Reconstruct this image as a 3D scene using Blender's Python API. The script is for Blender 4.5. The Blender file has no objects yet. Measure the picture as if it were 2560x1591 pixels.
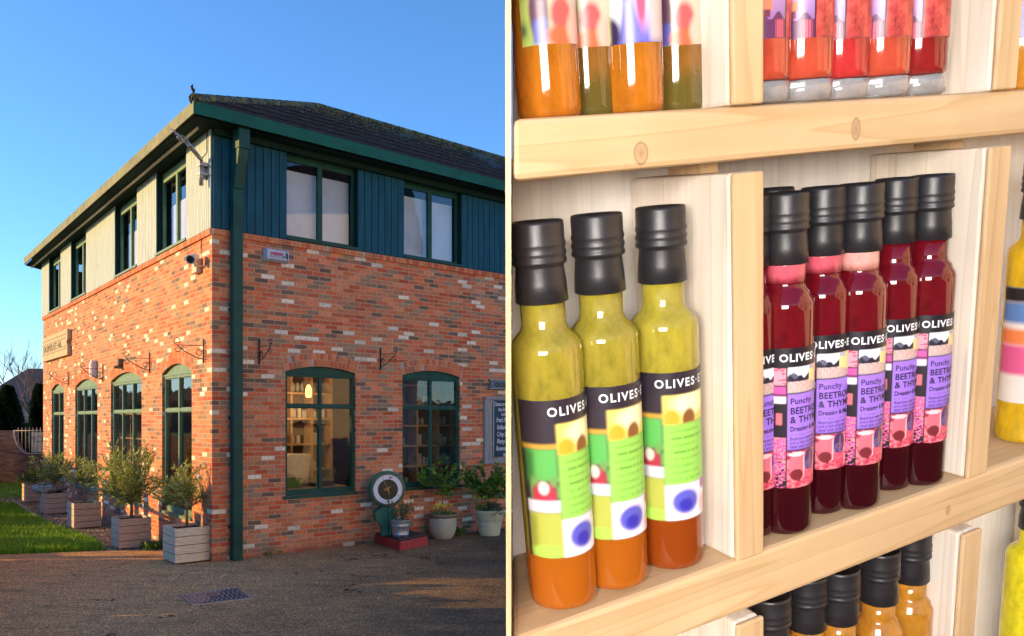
import bpy, bmesh, math, random
import numpy as np
from mathutils import Vector, Matrix
from mathutils.geometry import tessellate_polygon
R_ = math.radians
random.seed(7)
SC = bpy.context.scene
COL = SC.collection

# ------------------------------------------------------------------ camera
F, CX, HY, CH = 2150.0, 1280.0, 1050.0, 2.2
cam = bpy.data.cameras.new("camera"); camo = bpy.data.objects.new("camera", cam); COL.objects.link(camo)
camo.location = (0, 0, CH); camo.rotation_euler = (R_(90), 0, 0)
cam.sensor_fit = 'HORIZONTAL'; cam.sensor_width = 36; cam.lens = 36*F/2560
cam.shift_x = 0; cam.shift_y = (HY-795.5)/2560
cam.clip_start = 0.05; cam.clip_end = 600
SC.camera = camo
SC.render.resolution_x = 1024; SC.render.resolution_y = 636
# ------------------------------------------------------------------ sky, sun, exposure
SUN_EL = 12.5
sunh = Vector((-0.999, -0.045, 0)).normalized()
sund = Vector((sunh.x*math.cos(R_(SUN_EL)), sunh.y*math.cos(R_(SUN_EL)), math.sin(R_(SUN_EL))))
wd = bpy.data.worlds.new("World"); SC.world = wd; wd.use_nodes = True
nt = wd.node_tree; bg = nt.nodes['Background']
sky = nt.nodes.new('ShaderNodeTexSky'); sky.sky_type = 'NISHITA'; sky.sun_disc = False
sky.sun_elevation = R_(SUN_EL); sky.sun_rotation = math.atan2(sunh.x, sunh.y)
sky.air_density = 1.0; sky.dust_density = 0.12; sky.ozone_density = 6.0; sky.altitude = 50
nt.links.new(sky.outputs[0], bg.inputs[0]); bg.inputs[1].default_value = 0.108
sl = bpy.data.lights.new("sun", 'SUN'); slo = bpy.data.objects.new("sun", sl); COL.objects.link(slo)
sl.energy = 2.3; sl.angle = R_(0.55); sl.color = (1.0, 0.58, 0.15)
slo.rotation_euler = (-sund).to_track_quat('-Z', 'Y').to_euler(); slo.location = (-20, 0, 20)
SC.view_settings.view_transform = 'Standard'; SC.view_settings.look = 'None'
SC.view_settings.exposure = 1.68; SC.view_settings.gamma = 1.0

# ------------------------------------------------------------------ materials
def srgb(r, g, b):
    def f(c):
        c /= 255.0
        return c/12.92 if c <= 0.04045 else ((c+0.055)/1.055)**2.4
    return (f(r), f(g), f(b))
def newmat(name):
    m = bpy.data.materials.new(name); m.use_nodes = True
    return m, m.node_tree, m.node_tree.nodes['Principled BSDF']
def N(nt, typ, **kw):
    n = nt.nodes.new(typ)
    for k, v in kw.items(): setattr(n, k, v)
    return n
def L(nt, a, b): nt.links.new(a, b)
def mix(nt, fac, a, b, mode='MIX'):
    n = N(nt, 'ShaderNodeMix', data_type='RGBA', blend_type=mode)
    for s, v in ((n.inputs[0], fac), (n.inputs[6], a), (n.inputs[7], b)):
        if isinstance(v, (int, float)): s.default_value = v
        elif isinstance(v, tuple): s.default_value = v if len(v) == 4 else v+(1,)
        else: L(nt, v, s)
    return n.outputs[2]
def math_(nt, op, a, b=None, c=None):
    n = N(nt, 'ShaderNodeMath', operation=op)
    for i, v in enumerate((a, b, c)):
        if v is None: continue
        if isinstance(v, (int, float)): n.inputs[i].default_value = v
        else: L(nt, v, n.inputs[i])
    return n.outputs[0]
def ramp(nt, fac, stops, interp='LINEAR'):
    n = N(nt, 'ShaderNodeValToRGB'); n.color_ramp.interpolation = interp
    e = n.color_ramp.elements
    while len(e) < len(stops): e.new(0.5)
    for i, (p, c) in enumerate(stops):
        e[i].position = p; e[i].color = c if len(c) == 4 else tuple(c)+(1,)
    L(nt, fac, n.inputs[0]); return n.outputs[0]
def noise(nt, vec, scale, detail=4, rough=0.6):
    n = N(nt, 'ShaderNodeTexNoise'); n.inputs['Scale'].default_value = scale
    n.inputs['Detail'].default_value = detail; n.inputs['Roughness'].default_value = rough
    if vec is not None: L(nt, vec, n.inputs['Vector'])
    return n.outputs['Fac']
def objco(nt, scale=None):
    t = N(nt, 'ShaderNodeTexCoord').outputs['Object']
    if scale is None: return t
    m = N(nt, 'ShaderNodeMapping'); m.inputs['Scale'].default_value = scale; L(nt, t, m.inputs[0]); return m.outputs[0]
def bump(nt, h, strength, dist, b):
    n = N(nt, 'ShaderNodeBump'); n.inputs['Strength'].default_value = strength; n.inputs['Distance'].default_value = dist
    L(nt, h, n.inputs['Height']); L(nt, n.outputs[0], b.inputs['Normal'])
def pm(name, col, rough=0.6, var=0.2, scale=8, col2=None, thr=(0.45, 0.65), metal=0, coat=0, bmp=0.0, bscale=60, bdist=0.004, stretch=None, spec=0.5):
    """painted / plain material with large and fine variation, optional second colour in worn patches"""
    m, nt, b = newmat(name)
    co = objco(nt, stretch)
    n1 = noise(nt, co, scale, 5)
    lo = tuple(c*(1-var) for c in col); hi = tuple(min(1, c*(1+var)) for c in col)
    c = ramp(nt, n1, [(0.3, lo), (0.7, hi)])
    if col2:
        n2 = noise(nt, co, scale*2.3, 8, 0.7)
        f = ramp(nt, n2, [(thr[0], (0, 0, 0)), (thr[1], (1, 1, 1))])
        c = mix(nt, f, c, col2)
    L(nt, c, b.inputs['Base Color'])
    b.inputs['Roughness'].default_value = rough; b.inputs['Metallic'].default_value = metal
    b.inputs['Coat Weight'].default_value = coat; b.inputs['Specular IOR Level'].default_value = spec
    if bmp: bump(nt, noise(nt, co, bscale, 6, 0.7), bmp, bdist, b)
    return m
def brick_mat(name, stops, bl=0.235, ch=0.0735, mortar=(0.54, 0.41, 0.26), vertical=False):
    m, nt, b = newmat(name)
    uv = N(nt, 'ShaderNodeUVMap'); sp = N(nt, 'ShaderNodeSeparateXYZ'); L(nt, uv.outputs[0], sp.inputs[0])
    co = objco(nt)
    wob = math_(nt, 'MULTIPLY', math_(nt, 'SUBTRACT', noise(nt, co, 9, 3), 0.5), 0.012)
    U, V = math_(nt, 'ADD', sp.outputs[0], wob), math_(nt, 'ADD', sp.outputs[1], wob)
    vr = math_(nt, 'DIVIDE', V, ch); row = math_(nt, 'FLOOR', vr); fy = math_(nt, 'FRACT', vr)
    off = math_(nt, 'MULTIPLY', math_(nt, 'FLOORED_MODULO', row, 2.0), 0.5)
    if vertical: off = 0.0
    x = math_(nt, 'ADD', math_(nt, 'DIVIDE', U, bl), off); col = math_(nt, 'FLOOR', x); fx = math_(nt, 'FRACT', x)
    mx = math_(nt, 'MULTIPLY', math_(nt, 'MINIMUM', fx, math_(nt, 'SUBTRACT', 1.0, fx)), bl)
    my = math_(nt, 'MULTIPLY', math_(nt, 'MINIMUM', fy, math_(nt, 'SUBTRACT', 1.0, fy)), ch)
    d = math_(nt, 'ADD', math_(nt, 'MINIMUM', mx, my), math_(nt, 'MULTIPLY', math_(nt, 'SUBTRACT', noise(nt, co, 70, 3), 0.5), 0.006))
    mr = N(nt, 'ShaderNodeMapRange', interpolation_type='SMOOTHSTEP'); L(nt, d, mr.inputs[0])
    mr.inputs[1].default_value = 0.0035; mr.inputs[2].default_value = 0.0075
    cv = N(nt, 'ShaderNodeCombineXYZ'); L(nt, col, cv.inputs[0]); L(nt, row, cv.inputs[1])
    wn = N(nt, 'ShaderNodeTexWhiteNoise', noise_dimensions='2D'); L(nt, cv.outputs[0], wn.inputs[0])
    base = ramp(nt, wn.outputs['Value'], stops, 'CONSTANT')
    wn2 = N(nt, 'ShaderNodeTexWhiteNoise', noise_dimensions='3D')
    cv2 = N(nt, 'ShaderNodeCombineXYZ'); L(nt, col, cv2.inputs[0]); L(nt, row, cv2.inputs[1]); cv2.inputs[2].default_value = 3.7
    L(nt, cv2.outputs[0], wn2.inputs[0])
    base = mix(nt, 1.0, base, ramp(nt, wn2.outputs['Value'], [(0, (0.78, 0.78, 0.78)), (1, (1.18, 1.14, 1.1))]), 'MULTIPLY')
    n1 = noise(nt, co, 28, 6, 0.7)
    base = mix(nt, 1.0, base, ramp(nt, n1, [(0.3, (0.62, 0.62, 0.64)), (0.5, (1, 1, 1)), (0.72, (1.3, 1.25, 1.2))]), 'MULTIPLY')
    n2 = noise(nt, co, 1.1, 4)
    base = mix(nt, math_(nt, 'MULTIPLY', ramp(nt, n2, [(0.5, (0, 0, 0)), (0.75, (1, 1, 1))]), 0.25), base, (0.33, 0.27, 0.22))
    c = mix(nt, mr.outputs[0], tuple(mortar), base)
    # damp, mossy foot of the wall
    ft = N(nt, 'ShaderNodeMapRange'); L(nt, math_(nt, 'ADD', sp.outputs[1], math_(nt, 'MULTIPLY', noise(nt, co, 4, 4), 0.35)), ft.inputs[0])
    ft.inputs[1].default_value = 0.36; ft.inputs[2].default_value = 0.14
    c = mix(nt, math_(nt, 'MULTIPLY', ft.outputs[0], 0.6), c, (0.10, 0.085, 0.06))
    L(nt, c, b.inputs['Base Color']); b.inputs['Roughness'].default_value = 0.85
    h = math_(nt, 'ADD', mr.outputs[0], math_(nt, 'MULTIPLY', n1, 0.35))
    bump(nt, h, 0.8, 0.006, b)
    return m
RED = [(0.0, (0.66, 0.165, 0.062)), (0.17, (0.68, 0.225, 0.10)), (0.33, (0.58, 0.110, 0.042)), (0.43, (0.66, 0.26, 0.125)),
       (0.57, (0.46, 0.20, 0.105)), (0.66, (0.19, 0.115, 0.078)), (0.74, (0.36, 0.235, 0.145)), (0.82, (0.70, 0.20, 0.075)), (0.905, (0.28, 0.18, 0.115)), (0.937, (0.84, 0.74, 0.60))]
M = {}
M['brick'] = brick_mat('red_brick', RED)
ARCHS = [(0.0, (0.50, 0.16, 0.085)), (0.35, (0.42, 0.12, 0.07)), (0.6, (0.56, 0.22, 0.13)), (0.85, (0.30, 0.13, 0.09))]
M['soldier'] = brick_mat('soldier_brick', ARCHS, bl=0.073, ch=5.0, vertical=True)
M['garden_brick'] = brick_mat('garden_brick', [(0, (0.20, 0.08, 0.05)), (0.4, (0.26, 0.11, 0.07)), (0.75, (0.13, 0.07, 0.05))], mortar=(0.16, 0.13, 0.10))
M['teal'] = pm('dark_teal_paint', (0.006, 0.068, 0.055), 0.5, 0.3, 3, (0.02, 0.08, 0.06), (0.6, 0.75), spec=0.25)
M['teal_sunlit'] = pm('sunlit_green_paint', (0.10, 0.22, 0.135), 0.55, 0.2, 6, (0.03, 0.13, 0.10), (0.55, 0.7))  # lighter copy of the teal; sunlight on the left frames put into its colour
M['siding'] = pm('dark_blue_weatherboard', (0.006, 0.080, 0.125), 0.6, 0.3, 2.5, (0.02, 0.10, 0.13), (0.62, 0.8), stretch=(6, 6, 0.6), bmp=0.3, bscale=30, spec=0.2)
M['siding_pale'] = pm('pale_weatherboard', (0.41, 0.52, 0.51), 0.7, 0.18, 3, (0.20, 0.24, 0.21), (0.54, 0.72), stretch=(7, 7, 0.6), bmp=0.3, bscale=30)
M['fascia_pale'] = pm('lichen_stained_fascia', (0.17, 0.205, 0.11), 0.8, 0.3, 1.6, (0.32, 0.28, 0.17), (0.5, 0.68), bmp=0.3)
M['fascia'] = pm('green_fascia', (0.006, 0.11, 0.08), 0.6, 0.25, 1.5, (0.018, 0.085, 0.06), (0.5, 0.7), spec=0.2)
M['soffit'] = pm('dark_soffit', (0.010, 0.032, 0.028), 0.8, 0.2, spec=0.1)
M['gutter_lip'] = pm('pale_gutter_strip', (0.55, 0.45, 0.33), 0.6, 0.2)
M['sky_blind'] = pm('grey_blue_blind', (0.56, 0.68, 0.76), 0.7, 0.14, 1.2)
M['blind'] = pm('lilac_grey_blind', (0.56, 0.58, 0.66), 0.7, 0.1, 2)
M['interior'] = pm('interior_plaster', (0.10, 0.065, 0.035), 0.8, 0.3, 2)
M['interior_dark'] = pm('interior_dark', (0.10, 0.07, 0.045), 0.8, 0.2, 2)
M['shopwood'] = pm('shop_shelf_wood', (0.42, 0.26, 0.12), 0.6, 0.2, 6)
M['black_iron'] = pm('black_iron', (0.015, 0.015, 0.016), 0.5, 0.3)
M['rusty_iron'] = pm('rusty_iron', (0.12, 0.05, 0.025), 0.7, 0.5, 20, (0.42, 0.40, 0.36), (0.55, 0.7))
M['white_plastic'] = pm('white_plastic', (0.62, 0.63, 0.62), 0.4, 0.06)
M['galv'] = pm('galvanised_steel', (0.42, 0.44, 0.48), 0.38, 0.3, 25, metal=0.75)
M['steel'] = pm('dull_steel', (0.36, 0.37, 0.38), 0.45, 0.2, 20, metal=0.6)
M['planter'] = pm('weathered_planter_wood', (0.56, 0.44, 0.33), 0.8, 0.22, 4, (0.34, 0.26, 0.20), (0.56, 0.7), stretch=(2, 2, 14), bmp=0.4, bscale=14)
M['planter_new'] = pm('bleached_planter_wood', (0.74, 0.61, 0.43), 0.8, 0.2, 4, (0.44, 0.34, 0.23), (0.58, 0.7), stretch=(2, 2, 14), bmp=0.4, bscale=14)
M['gap'] = pm('planter_lining', (0.03, 0.025, 0.02), 0.9, 0.1)
M['soil'] = pm('soil', (0.06, 0.035, 0.022), 0.95, 0.4, 30, bmp=1.0, bscale=60, bdist=0.02)
M['bark'] = pm('bark', (0.22, 0.16, 0.10), 0.9, 0.35, 30, bmp=0.6)
M['twig'] = pm('bare_twig', (0.20, 0.14, 0.11), 0.9, 0.3, 3)
M['grey_wood'] = pm('grey_weathered_wood', (0.30, 0.31, 0.31), 0.8, 0.25, 4, (0.17, 0.18, 0.19), (0.55, 0.7), stretch=(10, 10, 1.0), bmp=0.4, bscale=14)
M['sign_stone'] = pm('pale_sign_wood', (0.50, 0.40, 0.24), 0.8, 0.2, 3, (0.22, 0.17, 0.11), (0.58, 0.76), bmp=0.3)
M['sign_blue'] = pm('blue_grey_sign', (0.12, 0.17, 0.20), 0.6, 0.25, 8)
M['navy'] = pm('navy_board', (0.008, 0.025, 0.06), 0.45, 0.25, 3)
M['chalk'] = pm('white_chalk_paint', (0.75, 0.78, 0.80), 0.7, 0.05)
M['black_letter'] = pm('black_letter_paint', (0.01, 0.01, 0.012), 0.6, 0.1)
M['crimson'] = pm('crimson_letter_paint', (0.55, 0.01, 0.10), 0.5, 0.05)
M['navy_letter'] = pm('navy_letter_paint', (0.01, 0.045, 0.10), 0.5, 0.05)
M['box_blue'] = pm('pale_blue_plastic', (0.42, 0.52, 0.68), 0.35, 0.05)
M['machine_green'] = pm('chipped_green_enamel', (0.015, 0.16, 0.09), 0.45, 0.3, 6, (0.03, 0.06, 0.04), (0.62, 0.7), bmp=0.2)
M['brass'] = pm('tarnished_brass', (0.32, 0.23, 0.09), 0.45, 0.3, 20, metal=0.6)
M['dial_white'] = pm('dial_face', (0.78, 0.84, 0.90), 0.35, 0.05)
M['dial_dark'] = pm('dial_centre', (0.008, 0.02, 0.018), 0.3, 0.2)
M['ring_brown'] = pm('dial_bezel', (0.17, 0.12, 0.075), 0.6, 0.3, 20)
M['red_paint'] = pm('worn_red_paint', (0.42, 0.03, 0.022), 0.6, 0.3, 10, (0.10, 0.05, 0.035), (0.56, 0.64), bmp=0.4)
M['rubber'] = pm('worn_platform_top', (0.045, 0.035, 0.024), 0.85, 0.4, 12, bmp=0.4)
M['glaze'] = pm('cream_glazed_pot', (0.46, 0.45, 0.33), 0.5, 0.2, 4, (0.12, 0.10, 0.06), (0.62, 0.74), bmp=0.2)
M['limepot'] = pm('mossy_cream_pot', (0.60, 0.62, 0.42), 0.85, 0.15, 6, (0.10, 0.10, 0.07), (0.66, 0.72), bmp=0.4)
M['rim'] = pm('pot_rim', (0.20, 0.15, 0.10), 0.6, 0.3, 10)
M['stone_grey'] = pm('grey_render', (0.26, 0.27, 0.27), 0.8, 0.2)
M['far_tile'] = pm('dark_roof_tile', (0.018, 0.018, 0.026), 0.7, 0.4, 6, bmp=0.6)
M['cream_car'] = pm('cream_vehicle_paint', (0.70, 0.62, 0.42), 0.3, 0.03, coat=0.8)
M['tyre'] = pm('tyre', (0.02, 0.02, 0.02), 0.8, 0.1)
M['car_glass'] = pm('vehicle_glass', (0.02, 0.025, 0.03), 0.08, 0.1)
M['white_cloth'] = pm('cream_cloth', (0.66, 0.58, 0.40), 0.8, 0.1)
M['jar_grey'] = pm('printed_carton', (0.38, 0.38, 0.37), 0.6, 0.3, 40)
M['crate_green'] = pm('green_crate', (0.05, 0.14, 0.02), 0.6, 0.2)
M['bag'] = pm('striped_sack', (0.42, 0.38, 0.32), 0.6, 0.4, 5, (0.05, 0.05, 0.05), (0.5, 0.55), stretch=(1, 1, 5))
def leafmat(name, c1, c2, c3):
    m, nt, b = newmat(name)
    g = N(nt, 'ShaderNodeNewGeometry')
    c = ramp(nt, g.outputs['Random Per Island'], [(0, c1), (0.5, c2), (1, c3)])
    L(nt, c, b.inputs['Base Color']); b.inputs['Roughness'].default_value = 0.5
    tr = N(nt, 'ShaderNodeBsdfTranslucent'); L(nt, c, tr.inputs[0])
    mx = N(nt, 'ShaderNodeMixShader'); mx.inputs[0].default_value = 0.3
    L(nt, b.outputs[0], mx.inputs[1]); L(nt, tr.outputs[0], mx.inputs[2])
    L(nt, mx.outputs[0], nt.nodes['Material Output'].inputs[0])
    return m
M['olive'] = leafmat('olive_leaf', (0.13, 0.21, 0.03), (0.32, 0.41, 0.07), (0.58, 0.64, 0.26))
M['citrus'] = leafmat('citrus_leaf', (0.03, 0.09, 0.012), (0.09, 0.24, 0.025), (0.22, 0.40, 0.05))
M['herb'] = leafmat('herb_leaf', (0.035, 0.09, 0.02), (0.08, 0.17, 0.045), (0.17, 0.28, 0.09))
M['greyherb'] = leafmat('grey_herb_leaf', (0.05, 0.085, 0.05), (0.10, 0.15, 0.09), (0.17, 0.22, 0.14))
M['daff'] = leafmat('daffodil_petal', (0.75, 0.55, 0.02), (0.85, 0.70, 0.04), (0.85, 0.75, 0.2))
M['conifer'] = leafmat('conifer_leaf', (0.005, 0.016, 0.007), (0.010, 0.03, 0.010), (0.04, 0.06, 0.012))
M['grassblade'] = leafmat('grass_blade', (0.10, 0.28, 0.012), (0.19, 0.43, 0.022), (0.38, 0.56, 0.05))
def glassmat(name, tint=(1, 1, 1), refl=0.12, wav=0.02, gcol=(1, 1, 1)):
    m, nt, b = newmat(name); nt.nodes.remove(b)
    tr = N(nt, 'ShaderNodeBsdfTransparent'); tr.inputs[0].default_value = tint+(1,)
    gl = N(nt, 'ShaderNodeBsdfGlossy'); gl.inputs['Roughness'].default_value = 0.015; gl.inputs[0].default_value = gcol+(1,)
    bp = N(nt, 'ShaderNodeBump'); bp.inputs['Strength'].default_value = 0.5; bp.inputs['Distance'].default_value = wav
    L(nt, noise(nt, objco(nt), 3.4, 2), bp.inputs['Height']); L(nt, bp.outputs[0], gl.inputs['Normal'])
    lw = N(nt, 'ShaderNodeLayerWeight'); lw.inputs[0].default_value = 0.45
    f = math_(nt, 'MULTIPLY_ADD', lw.outputs['Facing'], 0.42, refl)
    mx = N(nt, 'ShaderNodeMixShader'); L(nt, f, mx.inputs[0]); L(nt, tr.outputs[0], mx.inputs[1]); L(nt, gl.outputs[0], mx.inputs[2])
    L(nt, mx.outputs[0], nt.nodes['Material Output'].inputs[0]); return m
M['glass'] = glassmat('old_window_glass', (0.85, 0.83, 0.78), 0.0, 0.0022)
M['glass_up'] = glassmat('upper_window_glass', (0.9, 0.9, 0.92), 0.0, 0.0008)
def emit(name, col, s):
    m, nt, b = newmat(name)
    b.inputs['Base Color'].default_value = col+(1,); b.inputs['Emission Color'].default_value = col+(1,)
    b.inputs['Emission Strength'].default_value = s; return m
M['lamp_orange'] = emit('lit_orange_lamp', (1.0, 0.42, 0.10), 1.6)
M['lamp_white'] = emit('added_lamp_diffuser', (1.0, 0.93, 0.86), 15.5)

def asphalt():
    m, nt, b = newmat('asphalt'); co = objco(nt)
    v = N(nt, 'ShaderNodeTexVoronoi'); v.inputs['Scale'].default_value = 120; L(nt, co, v.inputs[0])
    sp = N(nt, 'ShaderNodeSeparateColor'); L(nt, v.outputs['Color'], sp.inputs[0])
    st = ramp(nt, sp.outputs[0], [(0, (0.060, 0.050, 0.040)), (0.5, (0.105, 0.088, 0.069)), (0.86, (0.165, 0.14, 0.11)), (0.96, (0.30, 0.27, 0.22)), (1.0, (0.6, 0.56, 0.48))])
    sx = N(nt, 'ShaderNodeSeparateXYZ'); L(nt, co, sx.inputs[0])
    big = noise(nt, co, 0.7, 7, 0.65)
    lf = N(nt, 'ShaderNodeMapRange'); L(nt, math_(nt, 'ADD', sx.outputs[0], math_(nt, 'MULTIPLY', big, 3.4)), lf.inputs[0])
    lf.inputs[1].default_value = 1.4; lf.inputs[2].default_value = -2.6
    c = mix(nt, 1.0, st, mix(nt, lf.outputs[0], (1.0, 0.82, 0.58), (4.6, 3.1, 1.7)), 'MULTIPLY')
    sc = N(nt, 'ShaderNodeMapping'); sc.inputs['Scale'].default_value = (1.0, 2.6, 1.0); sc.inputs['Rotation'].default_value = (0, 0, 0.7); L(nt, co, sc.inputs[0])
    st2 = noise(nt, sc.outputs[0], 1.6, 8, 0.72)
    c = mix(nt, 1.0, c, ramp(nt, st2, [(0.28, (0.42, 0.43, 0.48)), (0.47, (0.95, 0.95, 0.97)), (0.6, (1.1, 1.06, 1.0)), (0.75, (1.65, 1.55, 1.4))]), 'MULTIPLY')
    # hairline cracks, only here and there
    w = N(nt, 'ShaderNodeTexVoronoi', feature='DISTANCE_TO_EDGE'); w.inputs['Scale'].default_value = 0.55
    dv = N(nt, 'ShaderNodeVectorMath', operation='ADD'); nz = N(nt, 'ShaderNodeTexNoise'); nz.inputs['Scale'].default_value = 3.0; nz.inputs['Detail'].default_value = 5; L(nt, co, nz.inputs[0])
    L(nt, co, dv.inputs[0]); L(nt, nz.outputs['Color'], dv.inputs[1]); L(nt, dv.outputs[0], w.inputs[0])
    cr = math_(nt, 'MULTIPLY', math_(nt, 'LESS_THAN', w.outputs['Distance'], 0.006), math_(nt, 'GREATER_THAN', big, 0.53))
    c = mix(nt, cr, c, (0.02, 0.018, 0.016))
    L(nt, c, b.inputs['Base Color']); b.inputs['Roughness'].default_value = 0.9; b.inputs['Specular IOR Level'].default_value = 0.2
    h = math_(nt, 'SUBTRACT', math_(nt, 'ADD', v.outputs['Distance'], math_(nt, 'MULTIPLY', st2, 1.4)), math_(nt, 'MULTIPLY', cr, 2.0))
    bump(nt, h, 0.8, 0.008, b)
    return m
M['asphalt'] = asphalt()
def gravelm():
    m, nt, b = newmat('gravel'); co = objco(nt)
    v = N(nt, 'ShaderNodeTexVoronoi'); v.inputs['Scale'].default_value = 34; L(nt, co, v.inputs[0])
    sp = N(nt, 'ShaderNodeSeparateColor'); L(nt, v.outputs['Color'], sp.inputs[0])
    c = ramp(nt, sp.outputs[0], [(0, (0.10, 0.06, 0.035)), (0.5, (0.26, 0.18, 0.10)), (1.0, (0.48, 0.38, 0.26))])
    L(nt, c, b.inputs['Base Color']); b.inputs['Roughness'].default_value = 0.85
    bump(nt, v.outputs['Distance'], 1.0, -0.03, b); return m
M['gravel'] = gravelm()
M['turf'] = pm('turf', (0.04, 0.10, 0.012), 0.9, 0.5, 3, bmp=1.0, bscale=40, bdist=0.04)
M['rooftile'] = None
def roofm():
    m, nt, b = newmat('mossy_roof_tiles')
    uv = N(nt, 'ShaderNodeUVMap'); sp = N(nt, 'ShaderNodeSeparateXYZ'); L(nt, uv.outputs[0], sp.inputs[0]); co = objco(nt)
    row = math_(nt, 'FRACT', math_(nt, 'DIVIDE', sp.outputs[1], 0.11))
    col = math_(nt, 'FRACT', math_(nt, 'ADD', math_(nt, 'DIVIDE', sp.outputs[0], 0.17), math_(nt, 'MULTIPLY', math_(nt, 'FLOORED_MODULO', math_(nt, 'FLOOR', math_(nt, 'DIVIDE', sp.outputs[1], 0.11)), 2.0), 0.5)))
    n1 = noise(nt, co, 5, 8, 0.75); n2 = noise(nt, co, 22, 5, 0.7)
    c = ramp(nt, n1, [(0.35, (0.012, 0.014, 0.020)), (0.65, (0.032, 0.034, 0.042))])
    sh = N(nt, 'ShaderNodeMapRange'); L(nt, row, sh.inputs[0]); sh.inputs[1].default_value = 0.0; sh.inputs[2].default_value = 0.2
    # moss: collects near the ridge (uv v large) and in speckles
    mo = math_(nt, 'ADD', n2, math_(nt, 'MULTIPLY', math_(nt, 'SUBTRACT', sp.outputs[1], 3.4), 0.045))
    mo = math_(nt, 'ADD', mo, math_(nt, 'MULTIPLY', math_(nt, 'SUBTRACT', n1, 0.5), 0.5))
    c = mix(nt, ramp(nt, mo, [(0.54, (0, 0, 0)), (0.60, (1, 1, 1))]), c, (0.20, 0.185, 0.05))
    L(nt, c, b.inputs['Base Color']); b.inputs['Roughness'].default_value = 0.8
    h = math_(nt, 'ADD', sh.outputs[0], math_(nt, 'MULTIPLY', n2, 0.6)); h = math_(nt, 'ADD', h, math_(nt, 'GREATER_THAN', col, 0.06))
    bump(nt, h, 1.0, 0.02, b); return m
M['rooftile'] = roofm()
def wood(name, axis, base, dark, knots=()):
    m, nt, b = newmat(name); co = objco(nt)
    s = [60, 60, 60]; s[axis] = 3.0
    mp = N(nt, 'ShaderNodeMapping'); mp.inputs['Scale'].default_value = s; L(nt, co, mp.inputs[0])
    n1 = noise(nt, mp.outputs[0], 1.0, 4, 0.6)
    s2 = [28, 28, 28]; s2[axis] = 1.2
    mp2 = N(nt, 'ShaderNodeMapping'); mp2.inputs['Scale'].default_value = s2; L(nt, co, mp2.inputs[0])
    wv = math_(nt, 'FRACT', math_(nt, 'MULTIPLY', noise(nt, mp2.outputs[0], 1.0, 2, 0.5), 9.0))
    c = mix(nt, ramp(nt, wv, [(0.0, (0.0, 0, 0)), (0.75, (0.35, 0.35, 0.35)), (0.93, (0.85, 0.85, 0.85)), (1.0, (0, 0, 0))]), base, dark)
    c = mix(nt, 1.0, c, ramp(nt, n1, [(0.3, (0.88, 0.85, 0.80)), (0.7, (1.06, 1.05, 1.03))]), 'MULTIPLY')
    big = noise(nt, co, 9, 3); c = mix(nt, 1.0, c, ramp(nt, big, [(0.3, (0.92, 0.89, 0.84)), (0.7, (1.04, 1.04, 1.04))]), 'MULTIPLY')
    for (k, rx, rz) in knots:
        mk = N(nt, 'ShaderNodeMapping'); mk.vector_type = 'POINT'
        L(nt, co, mk.inputs[0]); mk.inputs['Scale'].default_value = (1/rx, 1/max(rx, rz), 1/rz)
        mk.inputs['Location'].default_value = (-k[0]/rx, -k[1]/max(rx, rz), -k[2]/rz)
        ln = N(nt, 'ShaderNodeVectorMath', operation='LENGTH'); L(nt, mk.outputs[0], ln.inputs[0])
        f = ramp(nt, math_(nt, 'ADD', ln.outputs['Value'], math_(nt, 'MULTIPLY', math_(nt, 'SUBTRACT', n1, 0.5), 0.35)), [(0.0, (0.6, 0.6, 0.6)), (0.35, (0.35, 0.35, 0.35)), (0.74, (0.3, 0.3, 0.3)), (0.86, (0.75, 0.75, 0.75)), (1.0, (0, 0, 0))])
        c = mix(nt, f, c, (0.19, 0.10, 0.045))
    L(nt, c, b.inputs['Base Color']); b.inputs['Roughness'].default_value = 0.5
    bump(nt, n1, 0.25, 0.0004, b); return m
PINE, PINED = (0.66, 0.475, 0.275), (0.56, 0.37, 0.19)
M['pine_x'] = wood('pine_board', 0, PINE, PINED, [((-0.010, 0.0, 0.272), 0.0042, 0.0072), ((-0.170, 0, 0.268), 0.005, 0.0065), ((0.10, 0, -0.006), 0.003, 0.004)])
M['pine_z'] = wood('pine_upright', 2, PINE, PINED)
M['pine_side'] = wood('cool_lit_upright', 2, (0.84, 0.77, 0.69), (0.70, 0.60, 0.50), [((0.1155, 0.035, 0.222), 0.005, 0.006), ((0.138, 0.0, 0.222), 0.004, 0.006)])  # same pine as the fronts, cool light on its sides put into the colour
M['backboard'] = wood('white_back_board', 2, (0.94, 0.92, 0.90), (0.84, 0.80, 0.75))
def attrmat(name, rough=0.35):
    m, nt, b = newmat(name); a = N(nt, 'ShaderNodeVertexColor', layer_name='Col')
    L(nt, a.outputs[0], b.inputs['Base Color']); b.inputs['Roughness'].default_value = rough; return m
M['print'] = attrmat('printed_label')
M['cap'] = pm('black_shrink_cap', (0.018, 0.017, 0.020), 0.38, 0.2, 60, bmp=0.15, bscale=200, bdist=0.001)
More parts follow.
